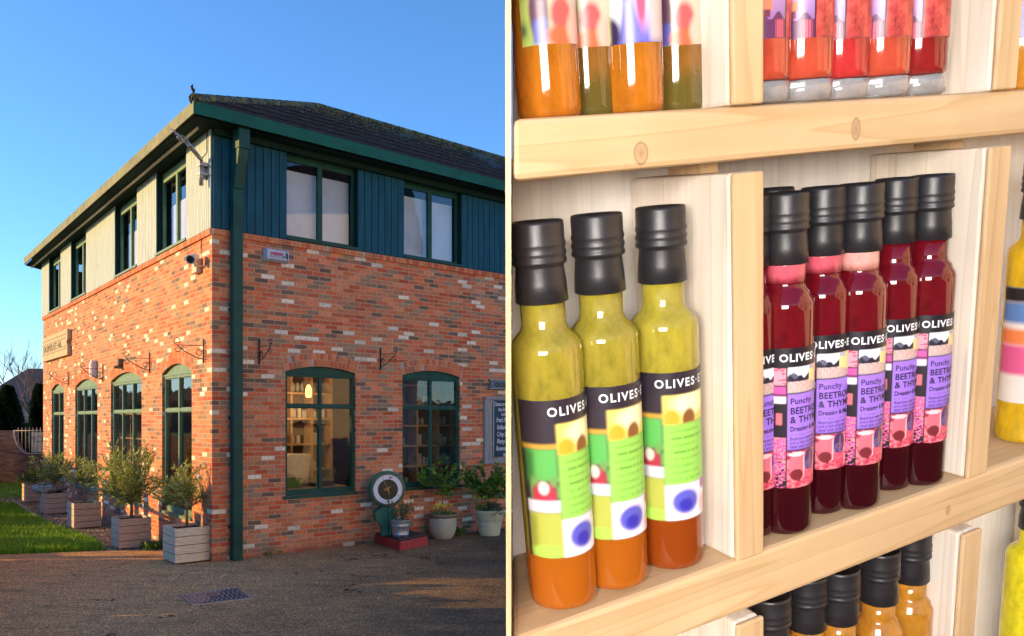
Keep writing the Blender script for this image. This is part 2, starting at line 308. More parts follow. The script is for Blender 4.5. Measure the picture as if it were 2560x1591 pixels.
def liquid(name, col, trans, rough=0.04, ior=1.36, col2=None, zr=None, sss=0.0):
    m, nt, b = newmat(name)
    b.inputs['Roughness'].default_value = rough; b.inputs['IOR'].default_value = ior
    b.inputs['Transmission Weight'].default_value = trans; b.inputs['Coat Weight'].default_value = 0.6; b.inputs['Coat Roughness'].default_value = 0.03
    co = objco(nt); n = noise(nt, objco(nt, (70, 70, 38)), 1.0, 6, 0.75)
    c = ramp(nt, n, [(0.25, tuple(x*0.5 for x in col)), (0.5, tuple(x*0.95 for x in col)), (0.75, tuple(min(1, x*1.25) for x in col))])
    if col2:
        sx = N(nt, 'ShaderNodeSeparateXYZ'); L(nt, co, sx.inputs[0])
        f = N(nt, 'ShaderNodeMapRange', interpolation_type='SMOOTHSTEP'); L(nt, math_(nt, 'ADD', sx.outputs[2], math_(nt, 'MULTIPLY', math_(nt, 'SUBTRACT', n, 0.5), (zr[1]-zr[0])*0.8)), f.inputs[0])
        f.inputs[1].default_value = zr[0]; f.inputs[2].default_value = zr[1]
        c = mix(nt, f.outputs[0], col2, c)
    L(nt, c, b.inputs['Base Color'])
    return m
M['beet'] = liquid('beetroot_dressing_in_glass', (0.13, 0.004, 0.009), 0.0, col2=(0.030, 0.001, 0.004), zr=(0.030, 0.050))
M['froth'] = liquid('pink_froth_in_glass', (0.62, 0.10, 0.14), 0.0, col2=(0.13, 0.004, 0.009), zr=(0.167, 0.175))
M['froth_pale'] = liquid('pale_froth_in_glass', (0.74, 0.34, 0.30), 0.0, col2=(0.22, 0.05, 0.03), zr=(0.166, 0.174))
M['avo'] = liquid('split_dressing_in_glass', (0.50, 0.41, 0.05), 0.45, col2=(0.62, 0.17, 0.012), zr=(0.033, 0.038))
M['avo2'] = liquid('split_dressing_dark_in_glass', (0.44, 0.36, 0.04), 0.2, col2=(0.30, 0.055, 0.006), zr=(0.033, 0.038))
M['rose'] = liquid('rose_liqueur_in_glass', (0.92, 0.14, 0.07), 0.55, col2=(0.30, 0.13, 0.10), zr=(0.006, 0.014))
M['rosered'] = liquid('red_liqueur_in_glass', (0.72, 0.05, 0.05), 0.4, col2=(0.35, 0.10, 0.08), zr=(0.002, 0.008))
M['rosedark'] = liquid('dark_red_liqueur_in_glass', (0.34, 0.02, 0.02), 0.3, col2=(0.30, 0.16, 0.14), zr=(0.008, 0.016))
M['amber'] = liquid('amber_oil_in_glass', (0.80, 0.36, 0.04), 0.55)
M['ambersolid'] = liquid('orange_dressing_in_glass', (0.78, 0.27, 0.02), 0.55)
M['brownoil'] = liquid('brown_dressing_in_glass', (0.42, 0.18, 0.03), 0.5, col2=(0.20, 0.15, 0.03), zr=(0.012, 0.030))
M['yellowoil'] = liquid('yellow_oil_in_glass', (0.80, 0.52, 0.02), 0.35)
M['yellowpaint'] = liquid('yellow_bottle_in_glass', (0.75, 0.66, 0.02), 0.0)
M['clear'] = liquid('clear_glass_base', (0.97, 0.96, 0.96), 0.78, ior=1.45)

# ------------------------------------------------------------------ mesh helpers
WM = {}
def wm(o): return WM.get(o.name, Matrix.Identity(4)) if o else Matrix.Identity(4)
def tag(o, label=None, cat=None, group=None, kind=None):
    if label: o['label'] = label
    if cat: o['category'] = cat
    if group: o['group'] = group
    if kind: o['kind'] = kind
    return o
def empty(name, loc=(0, 0, 0), label=None, cat=None, group=None, mat=None):
    o = bpy.data.objects.new(name, None); COL.objects.link(o); o.empty_display_size = 0.1
    m = mat if mat is not None else Matrix.Translation(Vector(loc))
    o.matrix_world = m; WM[o.name] = m.copy()
    return tag(o, label, cat, group)
class MB:
    def __init__(s): s.v = []; s.f = []; s.mi = []; s.sm = []; s.uv = None; s.x = None
    def add(s, vs, fs, mi=0, smooth=False):
        b = len(s.v)
        if s.x is not None: vs = [s.x @ Vector(v) for v in vs]
        s.v += [tuple(v) for v in vs]; s.f += [tuple(b+i for i in f) for f in fs]; s.mi += [mi]*len(fs); s.sm += [smooth]*len(fs)
        return s
    def hexa(s, p, mi=0):  # 8 points: bottom 0-3 ccw, top 4-7
        return s.add(p, [(3, 2, 1, 0), (4, 5, 6, 7), (0, 1, 5, 4), (1, 2, 6, 5), (2, 3, 7, 6), (3, 0, 4, 7)], mi)
    def box(s, x0, x1, y0, y1, z0, z1, mi=0, fn=None):
        p = [(x0, y0, z0), (x1, y0, z0), (x1, y1, z0), (x0, y1, z0), (x0, y0, z1), (x1, y0, z1), (x1, y1, z1), (x0, y1, z1)]
        if fn: p = [fn(*q) for q in p]
        return s.hexa(p, mi)
    def tube(s, pts, r, seg=8, mi=0, cap=True):
        pts = [Vector(p) for p in pts]; n = len(pts); rs = r if isinstance(r, (list, tuple)) else [r]*n
        vs = []; fs = []; up = None
        for i, p in enumerate(pts):
            d = (pts[min(i+1, n-1)]-pts[max(i-1, 0)]).normalized()
            if up is None: up = d.orthogonal().normalized()
            else:
                up = up - d*up.dot(d)
                up = up.normalized() if up.length > 1e-6 else d.orthogonal().normalized()
            w = d.cross(up)
            for k in range(seg):
                a = 2*math.pi*k/seg; vs.append(p+(up*math.cos(a)+w*math.sin(a))*rs[i])
        for i in range(n-1):
            for k in range(seg):
                k2 = (k+1) % seg; fs.append((i*seg+k, i*seg+k2, (i+1)*seg+k2, (i+1)*seg+k))
        s.add(vs, fs, mi, True)
        if cap:
            b = len(s.v)-len(vs); s.f += [tuple(b+k for k in reversed(range(seg))), tuple(b+(n-1)*seg+k for k in range(seg))]; s.mi += [mi]*2; s.sm += [False]*2
        return s
    def lathe(s, prof, seg=32, mi=0, c=(0, 0, 0), close=True, fn=None):
        """prof list of (r,z[,mi])"""
        vs = []; fs = []
        for q in prof:
            for k in range(seg):
                a = 2*math.pi*k/seg; p = (c[0]+q[0]*math.cos(a), c[1]+q[0]*math.sin(a), c[2]+q[1])
                vs.append(fn(*p) if fn else p)
        for i in range(len(prof)-1):
            for k in range(seg):
                k2 = (k+1) % seg; fs.append((i*seg+k, i*seg+k2, (i+1)*seg+k2, (i+1)*seg+k))
        s.add(vs, fs, mi, True)
        b = len(s.v)-len(vs)
        if close:
            s.f += [tuple(b+k for k in reversed(range(seg))), tuple(b+(len(prof)-1)*seg+k for k in range(seg))]; s.mi += [mi]*2; s.sm += [False]*2
        return s
    def build(s, name, mats, parent=None, base=None, uvf=None, bevel=0, solid=0):
        me = bpy.data.meshes.new(name)
        if parent is not None: inv = wm(parent).inverted()
        else:
            if base is None:
                a = np.array(s.v); base = (a[:, 0].mean(), a[:, 1].mean(), a[:, 2].min())
            inv = Matrix.Translation(-Vector(base))
        me.from_pydata([inv @ Vector(v) for v in s.v], [], s.f)
        if not isinstance(mats, (list, tuple)): mats = [mats]
        for m in mats: me.materials.append(m)
        me.polygons.foreach_set('material_index', s.mi); me.polygons.foreach_set('use_smooth', s.sm)
        if uvf:
            ul = me.uv_layers.new(name='UVMap')
            d = [0.0]*(2*len(me.loops))
            for i, l in enumerate(me.loops):
                u = uvf(s.v[l.vertex_index]); d[2*i] = u[0]; d[2*i+1] = u[1]
            ul.data.foreach_set('uv', d)
        me.update()
        o = bpy.data.objects.new(name, me); COL.objects.link(o)
        if parent is not None: o.parent = parent; WM[o.name] = wm(parent).copy()
        else: o.location = base; WM[o.name] = Matrix.Translation(Vector(base))
        if bevel:
            bv = o.modifiers.new('bevel', 'BEVEL'); bv.width = bevel; bv.segments = 2; bv.limit_method = 'ANGLE'; bv.angle_limit = R_(40)
        return o
def copy_tree(o, parent=None, mat=None):
    c = o.copy(); COL.objects.link(c); c.parent = parent
    if mat is not None: c.matrix_world = mat; WM[c.name] = mat.copy()
    for ch in list(o.children): copy_tree(ch, c)
    return c
def text_geo(txt, size, bold=0.0, extr=0.0, align='LEFT', spacing=1.0):
    cu = bpy.data.curves.new('t', 'FONT'); cu.body = txt; cu.size = size; cu.offset = bold; cu.extrude = extr
    cu.align_x = align; cu.resolution_u = 3; cu.space_character = spacing
    to = bpy.data.objects.new('t', cu); COL.objects.link(to)
    dg = bpy.context.evaluated_depsgraph_get(); dg.update()
    me = bpy.data.meshes.new_from_object(to.evaluated_get(dg))
    vs = [tuple(v.co) for v in me.vertices]; fs = [tuple(p.vertices) for p in me.polygons]
    bpy.data.objects.remove(to); bpy.data.curves.remove(cu); bpy.data.meshes.remove(me)
    return vs, fs

# ------------------------------------------------------------------ building frame (left wall along A, right wall along B)
CAMW = Vector((0, 0, CH))
def rayd(px, py): return Vector(((px-CX)/F, 1.0, -(py-HY)/F))
def ground(px, py, z=0.0):
    d = rayd(px, py); return CAMW + d*((z-CH)/d.z)
A = Vector((-1655, 2150, 0)).normalized(); B = Vector((2270, 2150, 0)).normalized()
NL = Vector((-A.y, A.x, 0)); NR = Vector((B.y, -B.x, 0))
P0 = ground(530, 1406)
def onwall(px, py, n, d0, off=0.0):
    r = rayd(px, py); t = ((P0+n*off)-CAMW).dot(n)/r.dot(n); X = CAMW+r*t-(P0+n*off)
    return X.dot(d0), X.z
def wl(px, py, off=0.0): return onwall(px, py, NL, A, off)
def wr(px, py, off=0.0): return onwall(px, py, NR, B, off)
def PL(t, z, o=0.0): return P0 + A*t + NL*o + Vector((0, 0, z))
def PR(t, z, o=0.0): return P0 + B*t + NR*o + Vector((0, 0, z))
def fL(t, o, z): return PL(t, z, o)
def fR(t, o, z): return PR(t, z, o)
LEN_L = wl(108, 1100)[0]; LEN_R = 15.0
Z1 = wl(530, 570)[1]                      # foot of the weatherboarding
shop = empty('shop_building', P0, 'two storey red brick shop with dark blue weatherboarded upper floor and green eaves', 'building')

def arch_pts(t0, t1, zs, rise, n=12):
    w = (t1-t0)/2; r = (w*w+rise*rise)/(2*rise); cz = zs+rise-r; a = math.asin(w/r)
    return [((t0+t1)/2+r*math.sin(-a+2*a*i/n), cz+r*math.cos(-a+2*a*i/n)) for i in range(n+1)]
def opening(t0, t1, z0, zs, rise):
    return [(t0, z0), (t1, z0)]+list(reversed(arch_pts(t0, t1, zs, rise)))
def wall(P, outline, holes, name, reveal=0.11):
    mb = MB(); loops = [outline]+holes
    tris = tessellate_polygon([[Vector((p[0], p[1], 0)) for p in l] for l in loops])
    flat = [p for l in loops for p in l]
    mb.v = [tuple(P(p[0], p[1], 0)) for p in flat]; uvs = [tuple(p) for p in flat]
    n_out = NL if P is PL else NR
    for t in tris:
        a, b, c = (Vector(mb.v[i]) for i in t)
        if (b-a).cross(c-a).dot(n_out) < 0: t = (t[0], t[2], t[1])
        mb.f.append(tuple(t)); mb.mi.append(0); mb.sm.append(False)
    for h in holes:
        k = len(h)
        for i in range(k):
            p, q = h[i], h[(i+1) % k]; b = len(mb.v)
            mb.v += [tuple(P(p[0], p[1], 0)), tuple(P(q[0], q[1], 0)), tuple(P(q[0], q[1], -reveal)), tuple(P(p[0], p[1], -reveal))]
            ln = math.hypot(q[0]-p[0], q[1]-p[1])
            if abs(q[0]-p[0]) < 1e-4: uvs += [(0, p[1]), (0, q[1]), (reveal, q[1]), (reveal, p[1])]
            else: uvs += [(p[0], 0.01+p[1]), (q[0], 0.01+p[1]), (q[0], 0.01+p[1]+reveal), (p[0], 0.01+p[1]+reveal)]
            mb.f.append((b, b+1, b+2, b+3)); mb.mi.append(0); mb.sm.append(False)
    me = bpy.data.meshes.new(name); inv = wm(shop).inverted()
    me.from_pydata([inv @ Vector(v) for v in mb.v], [], mb.f); me.materials.append(M['brick'])
    ul = me.uv_layers.new(name='UVMap')
    for i, l in enumerate(me.loops): ul.data[i].uv = uvs[l.vertex_index]
    me.update(); o = bpy.data.objects.new(name, me); COL.objects.link(o); o.parent = shop; WM[o.name] = wm(shop).copy()
    return o
# windows: (t0,t1,z0,zspring,rise,columns,zbar)
WR_ = []
for (xl, xr, yl, yr, yb, ybar, ys) in ((713.6, 889.4, 1242.5, 1228.6, 0, 1016, (928, 935, 918.5)), (1006, 1150, 1220.6, 1212, 0, 1020, (938, 944, 931))):
    t0, z0 = wr(xl, yl); t1, z1 = wr(xr, yr); zs = (wr(xl, ys[0])[1]+wr(xr, ys[1])[1])/2; zt = wr((xl+xr)/2, ys[2])[1]
    WR_.append((t0, t1, (z0+z1)/2, zs, max(0.10, zt-zs), 2, wr((xl+xr)/2, ybar)[1]))
WL_ = []
Z0L, ZBL = WR_[0][2]-0.35, WR_[0][6]
for (xl, xr, ytop, yspl, cols) in ((405, 479.5, 922.5, 942, 2), (277, 354, 944.5, 963, 3), (188, 243.5, 960, 977, 3), (129, 159.5, 972, 985, 2)):
    t0 = wl(xl, 1050)[0]; t1 = wl(xr, 1050)[0]; zs = wl(xl, yspl)[1]; zt = wl((xl+xr)/2, ytop)[1]
    WL_.append((t1, t0, Z0L, zs, max(0.1, zt-zs), cols, None))
zsL = sum(w[3] for w in WL_)/4; ZSL = WR_[0][3]
zbarL = wl(445, 1025)[1]
WL_ = [(a, b, c, ZSL, 0.16, n, zbarL) for (a, b, c, d, e, n, _) in WL_]
print('geom', [round(x, 2) for x in (P0.x, P0.y, LEN_L, Z1, zsL, ZSL, zbarL)], [tuple(round(v, 2) for v in w) for w in WR_+WL_])
wall(PR, [(0, 0), (LEN_R, 0), (LEN_R, Z1), (0, Z1)], [opening(*w[:5]) for w in WR_], 'brick_wall')
wall(PL, [(0, 0), (LEN_L, 0), (LEN_L, Z1), (0, Z1)], [opening(*w[:5]) for w in WL_], 'brick_wall')
# rear and end walls, floors
mb = MB(); E1 = PL(LEN_L, 0); E2 = PR(LEN_R, 0); E3 = E1+B*LEN_R
for (p, q) in ((E1, E3), (E3, E2)):
    mb.add([p, q, q+Vector((0, 0, 6.6)), p+Vector((0, 0, 6.6))], [(0, 1, 2, 3)])
mb.build('rear_wall', M['brick'], shop, uvf=lambda v: (v[0]+v[1], v[2]))
mb = MB()
q = [P0-NL*0.2-NR*0.2, E1, E3, E2]
for z in (0.02, Z1-0.35): mb.add([p+Vector((0, 0, z)) for p in q], [(0, 1, 2, 3)])
mb.build('floor_slab', M['interior_dark'], shop)
mb = MB()   # partitions inside, seen through the glass
mb.box(0.4, LEN_R-0.5, -3.3, -3.25, 0.03, Z1-0.4, fn=fR); mb.box(3.3, LEN_L-0.3, -3.0, -2.95, 0.03, Z1-0.4, fn=fL)
mb.build('inner_partition', M['interior'], shop)
# brick arches: two rings of soldier bricks
def arch(P, w, nm='brick_arch'):
    t0, t1, z0, zs, rise, cols, _ = w
    w2 = (t1-t0)/2; r = (w2*w2+rise*rise)/(2*rise); cz = zs+rise-r; cx = (t0+t1)/2; a = math.asin(w2/r)
    mb = MB(); uv = {}
    for ring in range(2):
        r0 = r+0.004+ring*0.112; r1 = r0+0.104; aa = a*(1.0 if ring == 0 else 1.0); n = max(6, int(2*aa*r0/0.073))
        for i in range(n):
            b0 = -aa+2*aa*(i+0.08)/n; b1 = -aa+2*aa*(i+0.92)/n
            if P is PL: b0, b1 = b1, b0
            pts = [(cx+r0*math.sin(b0), cz+r0*math.cos(b0)), (cx+r0*math.sin(b1), cz+r0*math.cos(b1)), (cx+r1*math.sin(b1), cz+r1*math.cos(b1)), (cx+r1*math.sin(b0), cz+r1*math.cos(b0))]
            vs = [P(x, z, 0.009) for x, z in pts]+[P(x, z, -0.02) for x, z in pts]
            mb.add(vs, [(0, 1, 2, 3), (0, 4, 5, 1), (1, 5, 6, 2), (2, 6, 7, 3), (3, 7, 4, 0)])
    # mortar bed
    n = 14; vs = []; fs = []
    for i in range(n+1):
        b = -a*1.02+2*a*1.02*i/n
        vs += [P(cx+(r)*math.sin(b), cz+(r)*math.cos(b), 0.004), P(cx+(r+0.228)*math.sin(b), cz+(r+0.228)*math.cos(b), 0.004)]
        if i: fs.append((2*i-2, 2*i, 2*i+1, 2*i-1))
    mb.add(vs, fs, 1)
    return mb.build(nm, [M['arch'], M['mortar']], shop)
def archbrick():
    m, nt, b = newmat('arch_brick'); g = N(nt, 'ShaderNodeNewGeometry')
    c = ramp(nt, g.outputs['Random Per Island'], [(0, (0.68, 0.20, 0.075)), (0.3, (0.60, 0.14, 0.055)), (0.55, (0.72, 0.27, 0.12)), (0.9, (0.40, 0.17, 0.09)), (0.95, (0.5, 0.4, 0.33))], 'CONSTANT')
    n1 = noise(nt, objco(nt), 30, 5, 0.7); c = mix(nt, 1.0, c, ramp(nt, n1, [(0.3, (0.7, 0.7, 0.7)), (0.7, (1.25, 1.2, 1.2))]), 'MULTIPLY')
    L(nt, c, b.inputs['Base Color']); b.inputs['Roughness'].default_value = 0.85; bump(nt, n1, 0.5, 0.004, b); return m
M['arch'] = archbrick(); M['mortar'] = pm('lime_mortar', (0.52, 0.42, 0.31), 0.9, 0.2, 20)
for w in WR_: arch(PR, w)
for w in WL_: arch(PL, w)
# bullnose brick course under the boarding
for P, ln, sgn in ((PR, LEN_R, 1), (PL, LEN_L, -1)):
    mb = MB(); n = int(ln/0.0735)
    fn = fR if P is PR else fL
    for i in range(n):
        a0 = i*0.0735+0.005; a1 = a0+0.062
        prof = [(0.002, -0.10), (0.034, -0.10), (0.040, -0.035), (0.032, -0.012), (0.002, 0.0)]
        vs = [P(a0, Z1+z, o) for o, z in prof]+[P(a1, Z1+z, o) for o, z in prof]
        fs = [(k, k+1, k+6, k+5) for k in range(4)]+[(4, 3, 2, 1, 0), (5, 6, 7, 8, 9)]
        if sgn < 0: fs = [tuple(reversed(f)) for f in fs]
        mb.add(vs, fs)
    mb.box(0, n*0.0735, 0.001, 0.027, Z1-0.099, Z1-0.008, 1, fn)
    mb.build('brick_string_course', [M['arch'], M['mortar']], shop)

def window(P, w, frame_m, sill=True, blind=None):
    t0, t1, z0, zs, rise, cols, zb = w
    fn = fR if P is PR else fL
    mb = MB(); fw = 0.055; o0, o1 = -0.105, -0.045
    e = 0.004
    zt = zs-0.02
    mb.box(t0+e, t0+fw, o0, o1, z0+e, zt, fn=fn); mb.box(t1-fw, t1-e, o0, o1, z0+e, zt, fn=fn)
    mb.box(t0+fw, t1-fw, o0, o1, z0+e, z0+fw+0.03, fn=fn); mb.box(t0+fw, t1-fw, o0, o1, zt-fw, zt, fn=fn)
    # arched head panel
    ar = arch_pts(t0+e, t1-e, zs-e, rise-0.002, 14); vs = []; fs = []
    k = len(ar)
    for o in (o1-0.008, o0): vs += [P(x, z, o) for x, z in ar]+[P(x, zt, o) for x, _ in ar]
    for i in range(k-1): fs += [(i, i+1, k+i+1, k+i), (2*k+i, 3*k+i, 3*k+i+1, 2*k+i+1), (i, 2*k+i, 2*k+i+1, i+1)]
    mb.add(vs, fs)
    mb.box(t0+e, t1-e, o1, o1+0.014, zt-0.012, zt+0.02, fn=fn)
    # transom and mullions, each stepped with a slimmer bead
    mb.box(t0+fw, t1-fw, o0+0.01, o1+0.004, zb-0.028, zb+0.028, fn=fn)
    tm = [t0+(t1-t0)*i/cols for i in range(1, cols)]
    mw = 0.026 if cols == 2 else 0.02
    for t in tm:
        mb.box(t-mw, t+mw, o0+0.01, o1+0.001, z0+fw+0.03, zb-0.028, fn=fn); mb.box(t-mw, t+mw, o0+0.01, o1+0.001, zb+0.028, zt-fw, fn=fn)
    o = mb.build('window', frame_m, shop)
    edges = [t0+fw]+tm+[t1-fw]
    for i in range(len(edges)-1):
        a = edges[i]+(0 if i == 0 else mw); b = edges[i+1]-(0 if i == len(edges)-2 else mw)
        for (c, d) in ((z0+fw+0.03, zb-0.028), (zb+0.028, zt-fw)):
            g = MB(); g.add([P(a, c, -0.082), P(b, c, -0.082), P(b, d, -0.082), P(a, d, -0.082)], [(0, 1, 2, 3)])
            g.build('pane', M['glass'], o)
            bd = MB(); q = 0.013
            for (x0, x1, y0, y1) in ((a, a+q, c, d), (b-q, b, c, d), (a+q, b-q, c, c+q), (a+q, b-q, d-q, d)): bd.box(x0, x1, -0.080, -0.066, y0, y1, fn=fn)
            bd.build('glazing_bead', frame_m, o)
    s = MB(); s.box(t0-0.03, t1+0.03, -0.05, 0.035, z0-0.045, z0-0.001, fn=fn); s.build('sill', frame_m, o)
    return o
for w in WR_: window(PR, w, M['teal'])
for w in WL_: window(PL, w, M['teal_sunlit'])

# ---- upper storey: eave geometry
OH = 0.525
EC = P0+(NL+NR)*(OH/(1+NL.dot(NR)))
def py2z(py, Y): return CH+(HY-py)/F*Y
# solve overhang so that the corner lands at px 484
best = None
for i in range(20, 140):
    oh = i*0.01; c = P0+(NL+NR)*(oh/(1+NL.dot(NR))); px = CX+F*c.x/c.y
    if best is None or abs(px-484) < best[0]: best = (abs(px-484), oh)
OH = best[1]; EC = P0+(NL+NR)*(OH/(1+NL.dot(NR)))
ZF0 = py2z(283, EC.y); ZF1 = py2z(251, EC.y)
ZS = ZF0-0.02          # soffit level
print('eave', OH, EC, ZF0, ZF1)
def panelboards(P, t0, t1, z0, z1, m, bw, nm='weatherboard_panel', proud=0.022):
    fn = fR if P is PR else fL
    mb = MB(); n = max(1, round((t1-t0)/bw)); w = (t1-t0)/n
    for i in range(n):
        a = t0+i*w+0.007; b = t0+(i+1)*w-0.007
        mb.box(a, b, 0.0, proud, z0, z1, fn=fn)
    mb.box(t0, t1, -0.16, proud-0.016, z0+0.001, z1-0.001, 1, fn=fn)
    return mb.build(nm, [m, M['soffit']], shop)
def upwin(P, t0, t1, z0, z1, frame_m, zsplit, blind, deep=0.10, gap=0.0):
    """two light casement in a recessed bay between the boarded panels"""
    fn = fR if P is PR else fL
    mb = MB(); o0, o1 = -deep-0.05, -deep
    fw = 0.05; zt = z1-0.12
    mb.box(t0, t1, o0, o1, zt, z1, fn=fn)
    mb.box(t0, t0+fw, o0, o1, z0, zt, fn=fn); mb.box(t1-fw, t1, o0, o1, z0, zt, fn=fn)
    mb.box(t0+fw, t1-fw, o0, o1, z0, z0+fw+0.02, fn=fn); mb.box(t0+fw, t1-fw, o0, o1, zt-fw, zt, fn=fn)
    tc = (t0+t1)/2; mb.box(tc-0.045, tc+0.045, o0, o1+0.006, z0+fw+0.02, zt-fw, fn=fn)
    o = mb.build('window', frame_m, shop)
    for (a, b) in ((t0+fw, tc-0.045), (tc+0.045, t1-fw)):
        g = MB(); g.add([P(a, z0+fw, o0+0.02), P(b, z0+fw, o0+0.02), P(b, zt-fw, o0+0.02), P(a, zt-fw, o0+0.02)], [(0, 1, 2, 3)])
        g.build('pane', M['glass_up'], o)
    s = MB(); s.box(t0-0.005, t1+0.005, o1+0.001, 0.045, z0-0.03, z0+0.012, fn=fn); s.build('sill', frame_m, o)
    bl = MB(); bl.box(t0+0.02+gap, t1-0.02, o0-0.10, o0-0.095, z0, zsplit, fn=fn); bl.build('blind', blind, o)
    # dark back of the room head, seen above the blind
    return o
RU = [wr(x, y)[0] for x, y in ((716, 610), (893, 640), (1009, 650), (1152, 670))]
ZTOP = ZS
for (a, b) in ((0.0, RU[0]), (RU[1], RU[2]), (RU[3], LEN_R)):
    panelboards(PR, a, b, Z1+0.004, ZTOP, M['siding'], 0.145)
zw0 = Z1+0.035
zr1 = wr(800, 404+30)[1]
for (a, b) in ((RU[0], RU[1]), (RU[2], RU[3])):
    upwin(PR, a, b, zw0, ZTOP-0.02, M['teal'], zw0+(ZTOP-zw0)*0.80, M['sky_blind'])
xs = [468.5, 393.5, 345, 289.5, 217.5, 179.5, 153.5, 124.5, 105.8]
ys = [600, 650, 680, 690, 735, 750, 770, 780, 790]
LU = [wl(x, y)[0] for x, y in zip(xs, ys)]
for (a, b) in ((0.0, LU[0]), (LU[1], LU[2]), (LU[3], LU[4]), (LU[5], LU[6]), (LU[7], LU[8])):
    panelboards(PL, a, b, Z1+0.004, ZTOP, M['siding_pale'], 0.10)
for (a, b) in ((LU[0], LU[1]), (LU[2], LU[3]), (LU[4], LU[5]), (LU[6], LU[7])):
    upwin(PL, a, b, zw0, ZTOP-0.02, M['teal_sunlit'], zw0+(ZTOP-zw0)*0.60, M['blind'], deep=0.09, gap=0.0)
mb = MB()
mb.box(0.3, LEN_R-0.3, -1.3, -1.25, Z1, ZS-0.01, fn=fR); mb.box(1.4, LEN_L-0.3, -1.3, -1.25, Z1, ZS-0.01, fn=fL); mb.build('upper_partition', M['interior'], shop)
# soffit, fascia, gutter strip
def Eav(t, side, ins=0.0, z=0.0):
    c = P0+(NL+NR)*((OH-ins)/(1+NL.dot(NR))); return c+(A if side == 'L' else B)*t+Vector((0, 0, z))
LL = LEN_L+0.9; LR = LEN_R+0.5
mb = MB(); inn = P0-(NL+NR)*0.12
mb.add([Eav(0, 'L', 0.03, ZS), Eav(LL, 'L', 0.03, ZS), inn+A*LL+Vector((0, 0, ZS)), inn+Vector((0, 0, ZS))], [(0, 1, 2, 3)])
mb.add([Eav(0, 'R', 0.03, ZS), inn+Vector((0, 0, ZS)), inn+B*LR+Vector((0, 0, ZS)), Eav(LR, 'R', 0.03, ZS)], [(0, 1, 2, 3)])
mb.build('soffit', M['soffit'], shop)
def fascia(side, ln, m):
    mb = MB(); d = A if side == 'L' else B
    prof = [(0.0, ZF0), (0.0, ZF1), (0.11, ZF1), (0.11, ZF1-0.012), (0.03, ZF1-0.03), (0.03, ZF0)]
    vs = [Eav(0, side, i, z) for i, z in prof]+[Eav(ln, side, i, z) for i, z in prof]; k = len(prof)
    fs = [(i, (i+1) % k, k+(i+1) % k, k+i) for i in range(k)]+[tuple(range(k, 2*k))]
    mb.add(vs, fs); return mb.build('fascia', m, shop)
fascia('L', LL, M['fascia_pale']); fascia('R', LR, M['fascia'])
mb = MB()
for i, z in ((0.12, ZS-0.006),): mb.hexa([Eav(0.25, 'L', 0.20, z-0.03), Eav(LL, 'L', 0.20, z-0.03), Eav(LL, 'L', 0.235, z-0.03), Eav(0.25, 'L', 0.235, z-0.03), Eav(0.25, 'L', 0.20, z), Eav(LL, 'L', 0.20, z), Eav(LL, 'L', 0.235, z), Eav(0.25, 'L', 0.235, z)])
mb.build('gutter_strip', M['gutter_lip'], shop)
mb = MB()
mb.hexa([Eav(0.1, 'R', 0.33, ZS-0.10), Eav(LR, 'R', 0.33, ZS-0.10), Eav(LR, 'R', 0.40, ZS-0.10), Eav(0.1, 'R', 0.40, ZS-0.10), Eav(0.1, 'R', 0.33, ZS-0.003), Eav(LR, 'R', 0.33, ZS-0.003), Eav(LR, 'R', 0.40, ZS-0.003), Eav(0.1, 'R', 0.40, ZS-0.003)])
mb.build('eaves_beam', M['soffit'], shop)
# roof: hipped, flat behind the ridges
K = None
for i in range(100, 1000):
    k = i*0.01; c = EC-(NL+NR)*(k/(1+NL.dot(NR)))
    if K is None or abs(CX+F*c.x/c.y-793) < K[0]: K = (abs(CX+F*c.x/c.y-793), k, c)
RK = K[1]; AP = K[2]; ZR = py2z(269.5, AP.y)
print('ridge', RK, AP, ZR)
def roofpoly(pts, uvs, mb):
    b = len(mb.v); mb.add(pts, [tuple(range(len(pts)))]); UVR.extend(uvs)
UVR = []
mb = MB(); z1 = ZF1-0.004; sl_ = math.hypot(RK, ZR-z1)
e0 = Eav(0, 'L', 0.015, z1); eL = Eav(LL, 'L', 0.015, z1); eR = Eav(LR, 'R', 0.015, z1); ap = AP+Vector((0, 0, ZR)); apL = ap+A*(LL-2*RK); apR = ap+B*(LR-RK)
# right slope, subdivided so the ridge can sag and undulate a little
nx, ny = 60, 8; vs = []; fs = []
for j in range(ny+1):
    v = j/ny
    for i in range(nx+1):
        u = i/nx; p = e0.lerp(eR, u); q = ap.lerp(apR, u); w = p.lerp(q, v)
        w = w+Vector((0, 0, 0.018*math.sin(i*1.3)*math.sin(j*1.7)+0.03*v*math.sin(i*0.55)))
        vs.append(w); UVR.append(((w-EC).dot(B), v*sl_))
        if i and j: a = (j-1)*(nx+1)+i-1; fs.append((a, a+1, a+nx+2, a+nx+1))
mb.add(vs, fs)
roofpoly([e0, ap, apL, eL], [(0, 0), (RK, sl_), (LL-RK, sl_), (LL, 0)], mb)
roofpoly([ap, apR, apR+A*(LL-2*RK), apL], [(0, sl_)]*4, mb)
roofpoly([eL, apL, apR+A*(LL-2*RK), eR+A*LL], [(0, 0), (0, sl_), (1, sl_), (1, 0)], mb)
roofpoly([eR, eR+A*LL, apR+A*(LL-2*RK), apR], [(0, 0)]*4, mb)
roofo = mb.build('roof', M['rooftile'], shop)
ul = roofo.data.uv_layers.new(name='UVMap')
for i, l in enumerate(roofo.data.loops): ul.data[i].uv = UVR[l.vertex_index]
